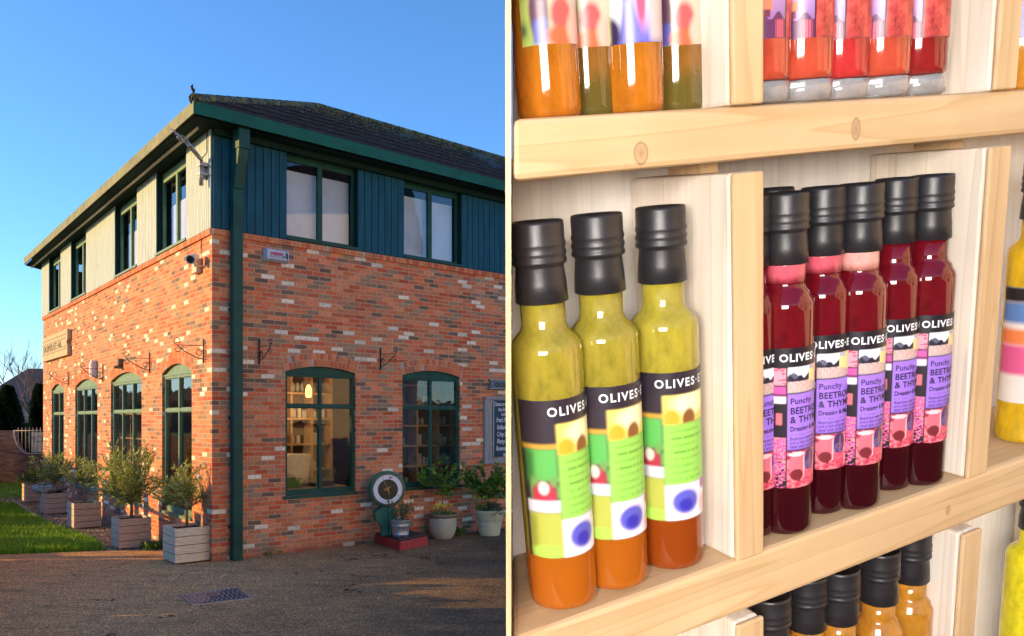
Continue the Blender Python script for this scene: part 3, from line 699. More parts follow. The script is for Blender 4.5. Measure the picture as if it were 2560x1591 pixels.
# tile courses as real steps on the right slope
mb = MB(); up = (ap-e0); nrow = 34
for r in range(nrow):
    v = r/nrow; p = e0.lerp(ap, v); q = eR.lerp(apR, v); h = Vector((0, 0, 0.012+0.016)); 
    n = 70; 
    for i in range(n):
        a = p.lerp(q, i/n); b = p.lerp(q, (i+0.96)/n); j = Vector((0, 0, random.uniform(0, 0.012)+0.03*v*math.sin(i*0.86*0.55*0.86)))
        up1 = (ap-e0)*(1.0/nrow)
        mb.add([a+h+j, b+h+j, b+up1+j+Vector((0, 0, 0.012)), a+up1+j+Vector((0, 0, 0.012)), a+j, b+j], [(0, 1, 2, 3), (4, 5, 1, 0)])
tl = mb.build('tile_course', M['rooftile'], shop, uvf=lambda v: ((Vector(v)-EC).dot(B), max(0, (v[2]-z1))/(ZR-z1)*sl_))
mb = MB(); 
def capline(p, q, m, r=0.085):
    n = int((q-p).length/0.42)
    for i in range(n):
        a = p.lerp(q, i/n); b = p.lerp(q, (i+0.97)/n); mb.tube([a, b], [r, r*0.92], 10)
capline(e0+Vector((0, 0, 0.03)), ap+Vector((0, 0, 0.02)), None); capline(ap+Vector((0, 0, 0.02)), apR+Vector((0, 0, 0.02)), None)
mb.build('ridge_tiles', M['rooftile'], roofo, uvf=lambda v: (v[0], 4.4+v[2]*0.05))
# finial at the hip end
mb = MB(); c = EC+Vector((0, 0, ZF1)); mb.tube([c+NR*-0.05, c+Vector((0.01, 0, 0.17))], [0.018, 0.016], 8)
mb.tube([c+Vector((0.01, 0, 0.13)), c+Vector((-0.03, 0, 0.19)), c+Vector((-0.01, 0, 0.23))], [0.02, 0.025, 0.01], 8)
mb.build('hip_iron', M['black_iron'], shop)
# drainpipe with swan neck
t_, _z = wr(577, 1000); tp = (wr(573, 1000)[0]+wr(596, 1000)[0])/2; pw = (wr(597, 1000)[0]-wr(571, 1000)[0])/2*0.92
mb = MB()
mb.box(tp-pw, tp+pw, 0.03, 0.03+2*pw*0.8, 0.0, ZS-0.75, fn=fR)
for z in (0.5, 2.2, 3.9, 5.4): mb.box(tp-pw-0.02, tp+pw+0.02, 0.002, 0.045, z, z+0.05, fn=fR)
zb_ = ZS-0.75
def neck(t, o, z): return PR(t+0.0, z, o)
mb.hexa([PR(tp-pw, zb_, 0.03), PR(tp+pw, zb_, 0.03), PR(tp+pw, zb_-0.14, 0.06+1.6*pw), PR(tp-pw, zb_-0.14, 0.06+1.6*pw),
         PR(tp-pw, ZS-0.22, OH-0.28), PR(tp+pw, ZS-0.22, OH-0.28), PR(tp+pw, ZS-0.30, OH-0.08), PR(tp-pw, ZS-0.30, OH-0.08)])
mb.box(tp-pw*1.15, tp+pw*1.15, OH-0.29, OH-0.06, ZS-0.30, ZS+0.02, fn=fR)
dp = mb.build('drainpipe', M['teal'], shop, bevel=0.008)

# ------------------------------------------------------------------ text on surfaces
def put_text(mb, txt, size, fnmap, bold=0.0, extr=0.0, mi=0, align='LEFT', spacing=1.0, sx=1.0):
    vs, fs = text_geo(txt, size, bold, extr, align, spacing)
    mb.add([fnmap(x*sx, y, z) for x, y, z in vs], fs, mi); return mb

# ------------------------------------------------------------------ things fixed to the walls
def wall_sign_left():
    tr, zt = wl(180, 823); tl_, _ = wl(116, 850); _, zb = wl(180, 887)
    tl_ = min(tl_, LEN_L-0.12); tr2 = wl(179, 850)[0]
    root = empty('wall_sign', PL((tr2+tl_)/2, zb, 0), 'pale wooden board with black capital letters, high at the far end of the sunlit wall', 'sign')
    mb = MB(); H = zt-zb; W = tl_-tr2; t = 0.10; nt_ = 0.05
    pts = [(tr2, zb), (tr2, zb+H*0.36), (tr2+0.10, zb+H*0.5), (tr2, zb+H*0.64), (tr2, zt), (tl_, zt), (tl_, zb)]
    k = len(pts); vs = [PL(x, z, t) for x, z in pts]+[PL(x, z, 0.004) for x, z in pts]
    mb.add(vs, [tuple(range(k))]+[(i, k+i, k+(i+1) % k, (i+1) % k) for i in range(k)]); mb.build('board', M['sign_stone'], root)
    ln = MB()
    for f in (0.24, 0.34, 0.66, 0.82): ln.box(tr2+0.12, tl_, t, t+0.006, zb+H*f, zb+H*f+0.02, fn=fL)
    ln.build('moulding', M['ring_brown'], root)
    tx = MB(); put_text(tx, 'OLIVES·ET·AL', H*0.34, lambda x, y, z: PL(tl_-0.18-x, zb+H*0.385+y, t+0.004+z), bold=0.001, extr=0.004, sx=(W-0.42)/(H*0.34*7.6), spacing=1.1)
    tx.build('lettering', M['black_letter'], root)
wall_sign_left()
def wall_sign_right():
    tl_, zb = wr(1218, 973); _, zt = wr(1218, 949); W = 2.5
    root = empty('shop_sign', PR(tl_, zb, 0), 'narrow blue grey wooden sign with notched end above the notice board', 'sign')
    H = zt-zb; t = 0.05; mb = MB()
    pts = [(tl_, zb), (tl_+W, zb), (tl_+W, zt), (tl_, zt), (tl_+0.07, zb+H*0.72), (tl_+0.02, zb+H*0.5), (tl_+0.07, zb+H*0.28)]
    k = len(pts); vs = [PR(x, z, t) for x, z in pts]+[PR(x, z, 0.003) for x, z in pts]
    mb.add(vs, [tuple(range(k))]+[(i, k+i, k+(i+1) % k, (i+1) % k) for i in range(k)]); mb.build('board', M['sign_blue'], root)
    e = MB(); e.box(tl_+0.01, tl_+W, t, t+0.012, zt-0.018, zt-0.001, fn=fR); e.box(tl_+0.01, tl_+W, t, t+0.012, zb+0.001, zb+0.018, fn=fR); e.build('edging', M['grey_wood'], root)
    tx = MB(); put_text(tx, 'OLIVES·ET·AL', H*0.62, lambda x, y, z: PR(tl_+0.17+x, zb+H*0.27+y, t+0.002+z), bold=0.004, extr=0.004, spacing=1.35)
    tx.build('lettering', M['black_letter'], root)
wall_sign_right()
def notice_board():
    tl_, zt = wr(1208, 992); _, zb = wr(1213, 1160); W = 1.5
    root = empty('notice_board', PR(tl_, zb, 0), 'navy notice board with white handwriting in a grey weathered wood frame', 'notice board')
    fr = MB(); fr.box(tl_, tl_+0.20, 0.003, 0.05, zb, zt-0.06, fn=fR); fr.box(tl_+0.005, tl_+W, 0.002, 0.065, zt-0.055, zt, fn=fR)
    fr.box(tl_+0.20, tl_+W-0.2, 0.003, 0.045, zb, zb+0.11, fn=fR); fr.box(tl_+W-0.2, tl_+W, 0.003, 0.05, zb, zt-0.06, fn=fR)
    fr.box(tl_+0.2, tl_+W-0.2, 0.002, 0.03, zt-0.12, zt-0.06, fn=fR)
    fr.build('frame', M['grey_wood'], root)
    b0 = wr(1231, 1000)[0]; bb = MB(); zt2 = wr(1231, 1001)[1]; zb2 = zb+0.13
    bb.box(b0, tl_+W-0.2, 0.034, 0.042, zb2, zt2, fn=fR); bo = bb.build('panel', M['navy'], root)
    ed = MB(); ed.box(b0-0.012, b0-0.001, 0.03, 0.05, zb2, zt2, fn=fR); ed.build('edging', M['white_plastic'], bo)
    tx = MB()
    for (px, py, s, sz) in ((1235.5, 1015, 'Come on in, Try our', 0.098), (1245, 1028, 'nice folks will', 0.092), (1253, 1040, 'look after you', 0.092),
                    (1240.5, 1056, 'Fresh Pan', 0.118), (1242, 1074, 'Brilliant', 0.112), (1242, 1091.5, 'Crisp Salad', 0.118), (1242, 1109.5, 'Plenty of', 0.118),
                    (1240, 1127, 'Ravenous C', 0.118), (1258, 1141, 'More', 0.08)):
        t, z = wr(px, py, 0.043)
        n = max(4, int(len(s))); 
        put_text(tx, s, sz, lambda x, y, zz: PR(t+x*0.72+y*0.12, z+y*1.15, 0.046+zz), bold=0.0016, extr=0.001)
    tx.build('lettering', M['chalk'], root)
notice_board()
def alarm_box():
    t0, zb = wr(657, 653); t1, _ = wr(716.5, 660); _, zt = wr(657, 620)
    root = empty('alarm_box', PR((t0+t1)/2, zb, 0), 'pale blue alarm box with red and navy lettering under the brick string course', 'alarm box')
    mb = MB(); W = t1-t0; H = zt-zb
    mb.box(t0, t1, 0.004, 0.03, zb, zt, fn=fR)
    mb.hexa([PR(t0, zb, 0.03), PR(t1, zb, 0.03), PR(t1, zt, 0.03), PR(t0, zt, 0.03), PR(t0+0.03, zb+0.035, 0.10), PR(t1-0.012, zb+0.035, 0.10), PR(t1-0.012, zt-0.02, 0.10), PR(t0+0.03, zt-0.02, 0.10)])
    mb.build('case', M['box_blue'], root, bevel=0.006)
    l1 = MB(); put_text(l1, 'wessex', H*0.37, lambda x, y, z: PR(t0+W*0.19+x, zb+H*0.53+y, 0.102+z), bold=0.003, extr=0.001, sx=1.0); l1.build('red_lettering', M['crimson'], root)
    l2 = MB(); l2.box(t0+W*0.19, t0+W*0.80, 0.1005, 0.103, zb+H*0.33, zb+H*0.50, fn=fR)
    for (x, z, w, h) in ((0.84, 0.72, 0.07, 0.08), (0.83, 0.35, 0.10, 0.35), (0.88, 0.22, 0.05, 0.14)): l2.box(t0+W*x, t0+W*(x+w), 0.1005, 0.103, zb+H*z, zb+H*(z+h), fn=fR)
    l2.box(t0+W*0.12, t1-0.02, 0.1005, 0.102, zb+H*0.20, zb+H*0.215, fn=fR)
    l2.build('navy_emblem', M['navy_letter'], root)
    l3 = MB(); put_text(l3, 'FIRE & SECURITY', H*0.155, lambda x, y, z: PR(t0+W*0.215+x, zb+H*0.36+y, 0.104+z), bold=0.001, extr=0.0005, sx=0.93); l3.build('white_lettering', M['chalk'], root)
alarm_box()
def camera_():
    t, z = wl(506, 664); p = PL(t, z, 0)
    root = empty('security_camera', p, 'small white security camera with junction box on sunlit brick below the corner boarding', 'security camera')
    mb = MB(); mb.box(t+0.02, t+0.26, 0.003, 0.09, z-0.11, z+0.11, fn=fL); mb.build('junction_box', M['gutter_lip'], root, bevel=0.01)
    mb = MB(); c = PL(t-0.12, z+0.06, 0.20); d = (-A*0.75+NL*0.55+Vector((0, 0, -0.25))).normalized()
    mb.tube([PL(t-0.02, z-0.02, 0.0), PL(t-0.02, z-0.02, 0.12), c-d*0.06], 0.022, 8); mb.build('arm', M['white_plastic'], root)
    mb = MB(); mb.tube([c-d*0.12, c+d*0.07], 0.075, 16); cb = mb.build('housing', M['white_plastic'], root)
    mb = MB(); mb.tube([c+d*0.071, c+d*0.08], 0.058, 16); mb.build('lens', M['dial_dark'], cb)
    mb = MB(); mb.tube([PL(t+0.02, Z1-0.1, 0.01), PL(t+0.03, z+0.3, 0.012), PL(t, z+0.1, 0.02)], 0.008, 6); mb.build('cable', M['rusty_iron'], root)
camera_()
def aerial():
    t, zb = wl(503, 464, 0.12); _, zt = wl(503, 400, 0.12); t -= 0.0
    p = PL(t, zb, 0.12)
    root = empty('tv_aerial', PL(t, zb, 0), 'small aerial on a cranked grey pole clamped to the pale corner boarding', 'aerial')
    mb = MB(); kn = PL(t, zt+0.02, 0.14); top = CAMW+rayd(470, 360)*((kn.y-0.75)); 
    mb.tube([PL(t, zb, 0.12), PL(t, zt, 0.12), kn, kn.lerp(top, 0.1), top], 0.033, 12); mb.build('pole', M['steel'], root)
    mb = MB()
    for z in (zb+0.16, zt-0.1): mb.box(t-0.06, t+0.06, 0.01, 0.16, z, z+0.03, fn=fL)
    mb.box(t+0.03, t+0.10, 0.02, 0.10, zb+0.12, zt-0.02, fn=fL); mb.build('clamp', M['steel'], root)
    mb = MB(); e0_ = top+Vector((0.02, 0, 0.02)); d = (CAMW+rayd(432, 325)*(top.y-0.35)-top); n = 6
    mb.tube([top-d*0.25, top+d], 0.010, 6); side = d.cross(Vector((0, 0, 1))).normalized(); side = (side*0.5+Vector((0, 0, 0.1))+B*0.8).normalized()
    for i in range(n):
        c = top+d*(0.05+0.95*i/(n-1)); w = 0.15-0.015*i; mb.tube([c-side*w, c+side*w], 0.006, 6)
    c = top+d*0.35; q = [c+side*(0.11*math.cos(a))*1.4+Vector((0, 0, 0.045*math.sin(a))) for a in [i*math.pi/8 for i in range(17)]]; mb.tube(q, 0.008, 6)
    mb.build('antenna', M['steel'], root)
    mb = MB(); mb.tube([PL(t-0.03, ZS, 0.04), PL(t-0.03, zt+0.12, 0.04), PL(t+0.02, zt+0.02, 0.11)], 0.008, 6); mb.build('cable', M['black_iron'], root)
aerial()
# hanging basket brackets
def scroll(mb, c, r, u, w, turns, start, rad, sgn=1):
    pts = []
    for i in range(int(14*turns)+1):
        a = start+sgn*2*math.pi*i/14; rr = r*(1-0.55*i/(14*turns)); pts.append(c+u*(rr*math.cos(a))+w*(rr*math.sin(a)))
    mb.tube(pts, rad, 6)
def bracket(P, t, z0, z1, reach, label, m, n):
    root = empty('basket_bracket', P(t, z0, 0), label, 'bracket', 'iron hanging basket brackets on the shop walls')
    mb = MB(); mb.tube([P(t, z0, 0.02), P(t, z1, 0.02)], 0.013, 6); mb.build('wall_bar', m, root)
    H = z1-z0; U_ = Vector((0, 0, 1)); za = z0+H*0.72
    mb = MB(); mb.tube([P(t, za, 0.02), P(t, za-0.01, reach)], 0.006, 6)
    scroll(mb, P(t, za+0.055, reach+0.0), 0.06, n, U_, 1.2, -1.57, 0.006); mb.build('arm', m, root)
    mb = MB(); pts = []
    for i in range(9):
        f = i/8; pts.append(P(t, z0+0.06+(za-z0-0.08)*f**1.35, 0.02+reach*0.96*f**0.85))
    mb.tube(pts, 0.008, 6); scroll(mb, P(t, z0+0.16, 0.085), 0.06, n, U_, 1.4, 3.14, 0.006, -1); scroll(mb, P(t, za-0.075, reach), 0.05, n, U_, 1.1, 1.57, 0.006); mb.build('brace', m, root)
bs = [('nearest the corner, with a pale wall bar', 512, 848, 908), ('over the second window from the corner', 376.5, 882, 934), ('over the third window from the corner', 259.5, 910, 955), ('under the pale lettered board at the far end', 172.5, 931, 966)]
tips = [443, 316, 207, 128]
for (s, x, yt, yb), xt in zip(bs, tips):
    t, z0 = wl(x, yb); _, z1 = wl(x, yt)
    # reach: solve offset so that the tip lands at xt
    bo = min([(abs(CX+F*PL(t, 3, o).x/PL(t, 3, o).y-xt), o) for o in [i*0.02 for i in range(5, 90)]])[1]
    bracket(PL, t, z0, z1, bo, 'thin rusty scrolled basket bracket '+s, M['rusty_iron'], NL)
for (x, yt, yb, xt, s) in ((647, 850, 912, 676, 'black scrolled basket bracket between drainpipe and first shaded window'), (950, 871, 926, 987, 'black scrolled basket bracket between the two shaded windows')):
    t, z0 = wr(x, yb); _, z1 = wr(x, yt)
    bo = min([(abs(CX+F*PR(t, 3, o).x/PR(t, 3, o).y-xt), o) for o in [i*0.02 for i in range(5, 60)]])[1]
    bracket(PR, t, z0, z1, bo, s, M['black_iron'], NR)
t, z = wl(241, 923)
mb = MB(); mb.box(t-0.09, t+0.09, 0.004, 0.12, z-0.19, z+0.19, fn=fL); mb.box(t-0.07, t+0.07, 0.12, 0.14, z-0.15, z+0.15, fn=fL)
tag(mb.build('wall_light', M['white_plastic'], bevel=0.01), 'small white box light on the sunlit wall above the third window', 'wall light')
t, z = wl(306, 910)
mb = MB(); mb.box(t-0.08, t+0.08, 0.004, 0.10, z-0.04, z+0.10, fn=fL); mb.box(t-0.05, t+0.05, 0.02, 0.17, z-0.10, z-0.045, fn=fL)
tag(mb.build('floodlight', M['ring_brown'], bevel=0.006), 'small brown floodlight on the sunlit wall above the second window', 'wall light')

# ------------------------------------------------------------------ inside the shop
def pendant(p, r, label):
    root = empty('pendant_lamp', p, label, 'lamp')
    mb = MB(); mb.lathe([(0.01, 0.11), (r*0.5, 0.10), (r, 0.02), (r, -0.08), (r*0.7, -0.13)], 20, c=p); mb.build('shade', M['lamp_orange'], root)
    mb = MB(); mb.tube([Vector(p)+Vector((0, 0, 0.1)), Vector((p[0], p[1], Z1-0.36))], 0.006, 6); mb.build('cord', M['black_iron'], root)
    l = bpy.data.lights.new('bulb', 'POINT'); l.energy = 5.5; l.color = (1, 0.62, 0.3); l.shadow_soft_size = 0.12
    lo = bpy.data.objects.new('bulb', l); COL.objects.link(lo); lo.parent = root; lo.location = (0, 0, -0.3)
w1, w2 = WR_
for (t, o, z, s) in ((w1[0]+0.25, -1.2, 2.9, 'lit orange pendant lamp inside the first shaded window'), (w2[0]+0.25, -0.9, 2.0, 'lit orange pendant lamp inside the second shaded window'), (w1[0]+1.3, -1.5, 2.75, 'lit orange pendant lamp deep in the shop behind the first shaded window')):
    pendant(tuple(PR(t, z, o)), 0.06, s)
pendant(tuple(PL(3.2, 2.9, -1.6)), 0.1, 'lit orange pendant lamp behind the sunlit wall')
pendant(tuple(PL(8.0, 2.9, -1.4)), 0.1, 'lit orange pendant lamp behind the third sunlit window')
def rack(fn, P, t0, t1, o, z0, z1, nc, nr, label, goods=True):
    root = empty('display_rack', P(t0, z0, o), label, 'shelves')
    mb = MB()
    for i in range(nc+1): x = t0+(t1-t0)*i/nc; mb.box(x-0.02, x+0.02, o-0.28, o, z0, z1, fn=fn)
    for j in range(nr+1):
        z = z0+(z1-z0)*j/nr
        for i in range(nc): x = t0+(t1-t0)*i/nc; mb.box(x+0.02, x+(t1-t0)/nc-0.02, o-0.28, o+0.002, z-0.018, z+0.018, fn=fn)
    mb.build('carcass', M['shopwood'], root)
    mb = MB(); mb.box(t0, t1, o-0.30, o-0.285, z0, z1, fn=fn); mb.build('back', M['interior'], root)
    if goods:
        for i in range(nc):
            for j in range(nr):
                z = z0+(z1-z0)*j/nr+0.02; x = t0+(t1-t0)*i/nc+0.05
                for k in range(random.choice((1, 2, 2, 3))):
                    w = random.uniform(0.06, 0.10); h = random.uniform(0.12, 0.22); mb = MB()
                    if random.random() < 0.6: mb.box(x, x+w, o-0.16, o-0.06, z, z+h, fn=fn)
                    else: mb.lathe([(w*0.45, 0), (w*0.5, 0.02), (w*0.5, h*0.7), (w*0.25, h*0.82), (w*0.25, h)], 14, c=P(x+w/2, z, o-0.1))
                    g = mb.build('packet', M['jar_grey'] if random.random() < 0.75 else M['glaze'], root); x += w+0.03
                    if x > t0+(t1-t0)*(i+1)/nc-0.12: break
rack(fR, PR, w2[0]-0.15, w2[1]+0.6, -0.75, w2[2]-0.05, w2[3]+0.25, 4, 6, 'wooden pigeonhole rack of cartons and jars inside the second shaded window')
rack(fR, PR, w1[0]-0.1, w1[1]+0.75, -2.0, w1[2]-0.2, w1[3]+0.2, 5, 5, 'wooden rack deep in the shop behind the first shaded window')
rack(fL, PL, WL_[0][0]-0.1, WL_[0][1]+0.6, -0.9, Z0L, Z0L+1.75, 2, 3, 'honey coloured shelves inside the nearest sunlit window')
rack(fL, PL, WL_[1][0]-0.2, WL_[1][1]+0.4, -0.9, Z0L, Z0L+1.75, 3, 3, 'honey coloured shelves inside the second sunlit window')
rack(fL, PL, WL_[2][0]-0.2, WL_[2][1]+0.4, -0.9, Z0L, Z0L+1.75, 3, 3, 'honey coloured shelves inside the third sunlit window')
# window display in the first shaded window
mb = MB(); mb.box(w1[0]+0.02, w1[1]-0.02, -0.70, -0.25, w1[2]-0.02, w1[2]+0.10, fn=fR)
tag(mb.build('window_seat', M['shopwood']), 'wooden display ledge inside the first shaded window', 'ledge')
for (a, b, m, nm, s) in ((0.05, 0.45, M['crate_green'], 'produce_crate', 'green produce crate on the ledge inside the first shaded window, left'), (0.72, 1.1, M['dial_dark'], 'produce_crate', 'dark green crate on the ledge inside the first shaded window, right')):
    mb = MB(); t0 = w1[0]+a; t1 = min(w1[0]+b, w1[1]-0.08); z = w1[2]+0.105
    mb.box(t0, t1, -0.50, -0.48, z, z+0.16, fn=fR); mb.box(t0, t1, -0.30, -0.28, z, z+0.16, fn=fR); mb.box(t0, t0+0.02, -0.479, -0.301, z, z+0.16, fn=fR); mb.box(t1-0.02, t1, -0.479, -0.301, z, z+0.16, fn=fR); mb.box(t0+.021, t1-.021, -0.479, -0.301, z, z+0.02, fn=fR)
    tag(mb.build(nm, m), s, 'crate')
# cream round table added behind the ledge in place of a cream reflection
tc = PR((w1[0]+w1[1])/2-0.1, w1[2]+0.02, -1.15)
mb = MB(); mb.lathe([(0.42, 0.0), (0.46, 0.3), (0.50, 0.58), (0.49, 0.62), (0.02, 0.63)], 40, c=tc)
tag(mb.build('reflection_table', M['white_cloth']), 'round cream cloth table added inside the first shaded window for a cream reflection', 'table')

# ------------------------------------------------------------------ ground
def sheet(name, pts, z, m, kind='structure', sub=0):
    mb = MB(); mb.add([(p[0], p[1], z) for p in pts], [tuple(range(len(pts)))])
    o = mb.build(name, m, base=(0, 0, 0)); o['kind'] = kind; return o
sheet('ground', [(-150, -60), (150, -60), (150, 220), (-150, 220)], -0.012, M['turf'])
def g2(px, py): p = ground(px, py); return (p.x, p.y)
edge = [g2(-260, 1392), g2(40, 1386), g2(264, 1376), g2(407, 1376)]
cor = P0+B*0.0
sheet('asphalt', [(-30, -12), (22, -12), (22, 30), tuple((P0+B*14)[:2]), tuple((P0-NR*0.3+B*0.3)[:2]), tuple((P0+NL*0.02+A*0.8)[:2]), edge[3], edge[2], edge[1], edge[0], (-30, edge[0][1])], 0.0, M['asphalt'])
grav = [edge[3], tuple((P0+A*0.8-NL*0.1)[:2]), tuple((P0+A*LEN_L-NL*0.1)[:2]), tuple((P0+A*(LEN_L+3)+NL*1)[:2]), g2(-30, 1245), g2(40, 1262), g2(80, 1288), g2(120, 1310), g2(170, 1330), g2(235, 1352), g2(264, 1374.5), g2(290, 1376)]
sheet('gravel_bed', grav, -0.004, M['gravel'])
# loose stones of the gravel bed
def inpoly(x, y, poly):
    c = False; j = len(poly)-1
    for i in range(len(poly)):
        if (poly[i][1] > y) != (poly[j][1] > y) and x < (poly[j][0]-poly[i][0])*(y-poly[i][1])/(poly[j][1]-poly[i][1])+poly[i][0]: c = not c
        j = i
    return c
mb = MB(); rnd = random.Random(3); xs_ = [p[0] for p in grav]; ys_ = [p[1] for p in grav]; k = 0
while k < 5200:
    y = ys_[0]-0.2+(rnd.random()**1.6)*12; x = rnd.uniform(min(xs_), max(xs_))
    if not inpoly(x, y, grav): continue
    k += 1; r = rnd.uniform(0.012, 0.03); h = r*0.7; a = rnd.random()*6
    vs = [(x+r*math.cos(a+i*1.2566)*rnd.uniform(.7, 1.1), y+r*math.sin(a+i*1.2566)*rnd.uniform(.7, 1.1), -0.004) for i in range(5)]+[(x+rnd.uniform(-.3, .3)*r, y+rnd.uniform(-.3, .3)*r, h)]
    mb.add(vs, [(i, (i+1) % 5, 5) for i in range(5)])
def stonem():
    m, nt, b = newmat('pebble'); g = N(nt, 'ShaderNodeNewGeometry')
    L(nt, ramp(nt, g.outputs['Random Per Island'], [(0, (0.12, 0.07, 0.04)), (0.5, (0.30, 0.21, 0.12)), (1, (0.5, 0.40, 0.28))]), b.inputs['Base Color']); b.inputs['Roughness'].default_value = 0.8; return m
tag(mb.build('gravel_stones', stonem()), 'brown gravel spread along the foot of the sunlit wall', 'gravel', kind='stuff')
grs = [g2(-120, 1392), g2(40, 1385), g2(262, 1376), g2(232, 1353), g2(168, 1331), g2(118, 1311), g2(78, 1289), g2(40, 1264), g2(-60, 1250)]
mb = MB(); k = 0; xs_ = [p[0] for p in grs]; ys_ = [p[1] for p in grs]
def blade(x, y, hmax):
    h = rnd.uniform(0.5, 1.0)*hmax; w = rnd.uniform(0.004, 0.008); a = rnd.random()*math.pi; lx, ly = rnd.uniform(-.6, .6)*h, rnd.uniform(-.6, .6)*h
    dx, dy = w*math.cos(a), w*math.sin(a)
    mb.add([(x-dx, y-dy, -0.01), (x+dx, y+dy, -0.01), (x+dx*.7+lx*.4, y+dy*.7+ly*.4, h*.6), (x-dx*.7+lx*.4, y-dy*.7+ly*.4, h*.6), (x+lx, y+ly, h)], [(0, 1, 2, 3), (3, 2, 4)])
while k < 26000:
    y = min(ys_)+(rnd.random()**1.5)*(max(ys_)-min(ys_)); x = rnd.uniform(min(xs_), max(xs_))
    if not inpoly(x, y, grs): continue
    k += 1; blade(x, y, 0.13 if rnd.random() < .9 else 0.2)
far = [g2(-40, 1243), g2(56, 1248), g2(56, 1212), g2(-40, 1212)]; k = 0
xs_ = [p[0] for p in far]; ys_ = [p[1] for p in far]
while k < 5000:
    y = rnd.uniform(min(ys_), max(ys_)); x = rnd.uniform(min(xs_), max(xs_))
    k += 1; blade(x, y, 0.2)
tag(mb.build('grass', M['grassblade']), 'bright green lawn grass beside the gravel bed', 'grass', kind='stuff')
# timber edging between lawn and gravel
mb = MB()
pts = [g2(30, 1257), g2(52, 1270), g2(92, 1300)]
for p, q in zip(pts[:-1], pts[1:]):
    d = Vector((q[0]-p[0], q[1]-p[1], 0)).normalized(); n_ = Vector((-d.y, d.x, 0))*0.02; p = Vector((p[0], p[1], 0)); q = Vector((q[0], q[1], 0))
    mb.hexa([p-n_, q-n_, q+n_, p+n_]+[v+Vector((0, 0, 0.07)) for v in (p-n_, q-n_, q+n_, p+n_)])
tag(mb.build('lawn_edging', M['planter']), 'thin timber edging strip between lawn and gravel', 'edging')
# weeds at the foot of the walls
def tuft(c, r, h, n, m, name, label, cat, group=None):
    mb = MB(); c = Vector(c)
    for i in range(n):
        a = rnd.random()*6.28; rr = r*math.sqrt(rnd.random()); p = c+Vector((rr*math.cos(a), rr*math.sin(a), rnd.random()*h*0.7))
        d = Vector((rnd.uniform(-1, 1), rnd.uniform(-1, 1), rnd.uniform(0.1, 1.4))).normalized()*h*0.5; s = d.cross(Vector((rnd.random(), rnd.random(), rnd.random()))).normalized()*h*0.13
        mb.add([p, p+d*0.5+s, p+d, p+d*0.5-s], [(0, 1, 2, 3)])
    return tag(mb.build(name, m, base=tuple(c)), label, cat, group)
tuft(ground(385, 1373), 0.22, 0.14, 260, M['citrus'], 'weed', 'small leafy weed between the two nearest wooden planters', 'weed')
tuft(ground(672, 1389), 0.10, 0.09, 70, M['citrus'], 'weed', 'small weed at the foot of the shaded wall, right of the drainpipe', 'weed')
tuft(ground(697, 1386), 0.07, 0.07, 50, M['citrus'], 'weed', 'tiny weed at the foot of the shaded wall below the first window', 'weed')
tuft(ground(1143, 1338), 0.10, 0.16, 90, M['citrus'], 'weed', 'small weed between the two cream pots', 'weed')
# dead leaves and grit swept against the walls
rnd = random.Random(77); mb = MB()
for i in range(900):
    t = rnd.uniform(0.05, 7.0); o = abs(rnd.gauss(0, 0.16))+0.01 if rnd.random() < 0.8 else rnd.uniform(0.1, 3.5); p = PR(t, 0.004, o)
    a = rnd.random()*6.28; r = rnd.uniform(0.006, 0.022); h = rnd.uniform(0.002, 0.012)
    d = Vector((math.cos(a), math.sin(a), 0)); e = Vector((-d.y, d.x, 0))*0.45
    mb.add([p-d*r, p-e*r+Vector((0, 0, h)), p+d*r, p+e*r+Vector((0, 0, h*.5))], [(0, 1, 2, 3)])
tag(mb.build('leaf_litter', stonem()), 'dead leaves and grit along the foot of the shaded wall', 'litter', kind='stuff')
# manhole cover
mp = [g2(455, 1490), g2(484, 1513.5), g2(625, 1496), g2(590, 1472)]
c0 = Vector((sum(p[0] for p in mp)/4, sum(p[1] for p in mp)/4, 0))
mh = empty('manhole_cover', c0, 'rectangular steel manhole cover with raised studs, half rusty, set in the asphalt', 'manhole cover')
def mq(u, v, z): # bilinear
    a = Vector(mp[0]).lerp(Vector(mp[3]), u); b = Vector(mp[1]).lerp(Vector(mp[2]), u); p = a.lerp(b, v); return (p.x, p.y, z)
mb = MB()
for (a, b, c, d) in ((-0.03, 1.03, -0.06, 0.0), (-0.03, 1.03, 1.0, 1.06), (-0.03, 0.0, 0.0, 1.0), (1.0, 1.03, 0.0, 1.0)):
    mb.hexa([mq(a, c, 0), mq(b, c, 0), mq(b, d, 0), mq(a, d, 0), mq(a, c, 0.012), mq(b, c, 0.012), mq(b, d, 0.012), mq(a, d, 0.012)])
mb.build('frame', M['steel'], mh)
def plm():
    m, nt, b = newmat('rusty_cover_plate'); co = objco(nt); sx = N(nt, 'ShaderNodeSeparateXYZ'); L(nt, co, sx.inputs[0])
    f = math_(nt, 'ADD', sx.outputs[0], math_(nt, 'MULTIPLY', math_(nt, 'SUBTRACT', noise(nt, co, 5, 5), 0.5), 0.9))
    c = ramp(nt, math_(nt, 'ADD', f, 0.5), [(0.05, (0.16, 0.13, 0.12)), (0.2, (0.42, 0.21, 0.12)), (0.42, (0.30, 0.17, 0.12)), (0.5, (0.06, 0.06, 0.065)), (0.9, (0.035, 0.045, 0.06))])
    L(nt, c, b.inputs['Base Color']); b.inputs['Roughness'].default_value = 0.55; b.inputs['Metallic'].default_value = 0.3; return m
mb = MB(); mb.hexa([mq(.01, .01, 0.002), mq(.99, .01, 0.002), mq(.99, .99, 0.002), mq(.01, .99, 0.002), mq(.01, .01, 0.010), mq(.99, .01, 0.010), mq(.99, .99, 0.010), mq(.01, .99, 0.010)]); mb.build('plate', plm(), mh)
mb = MB()
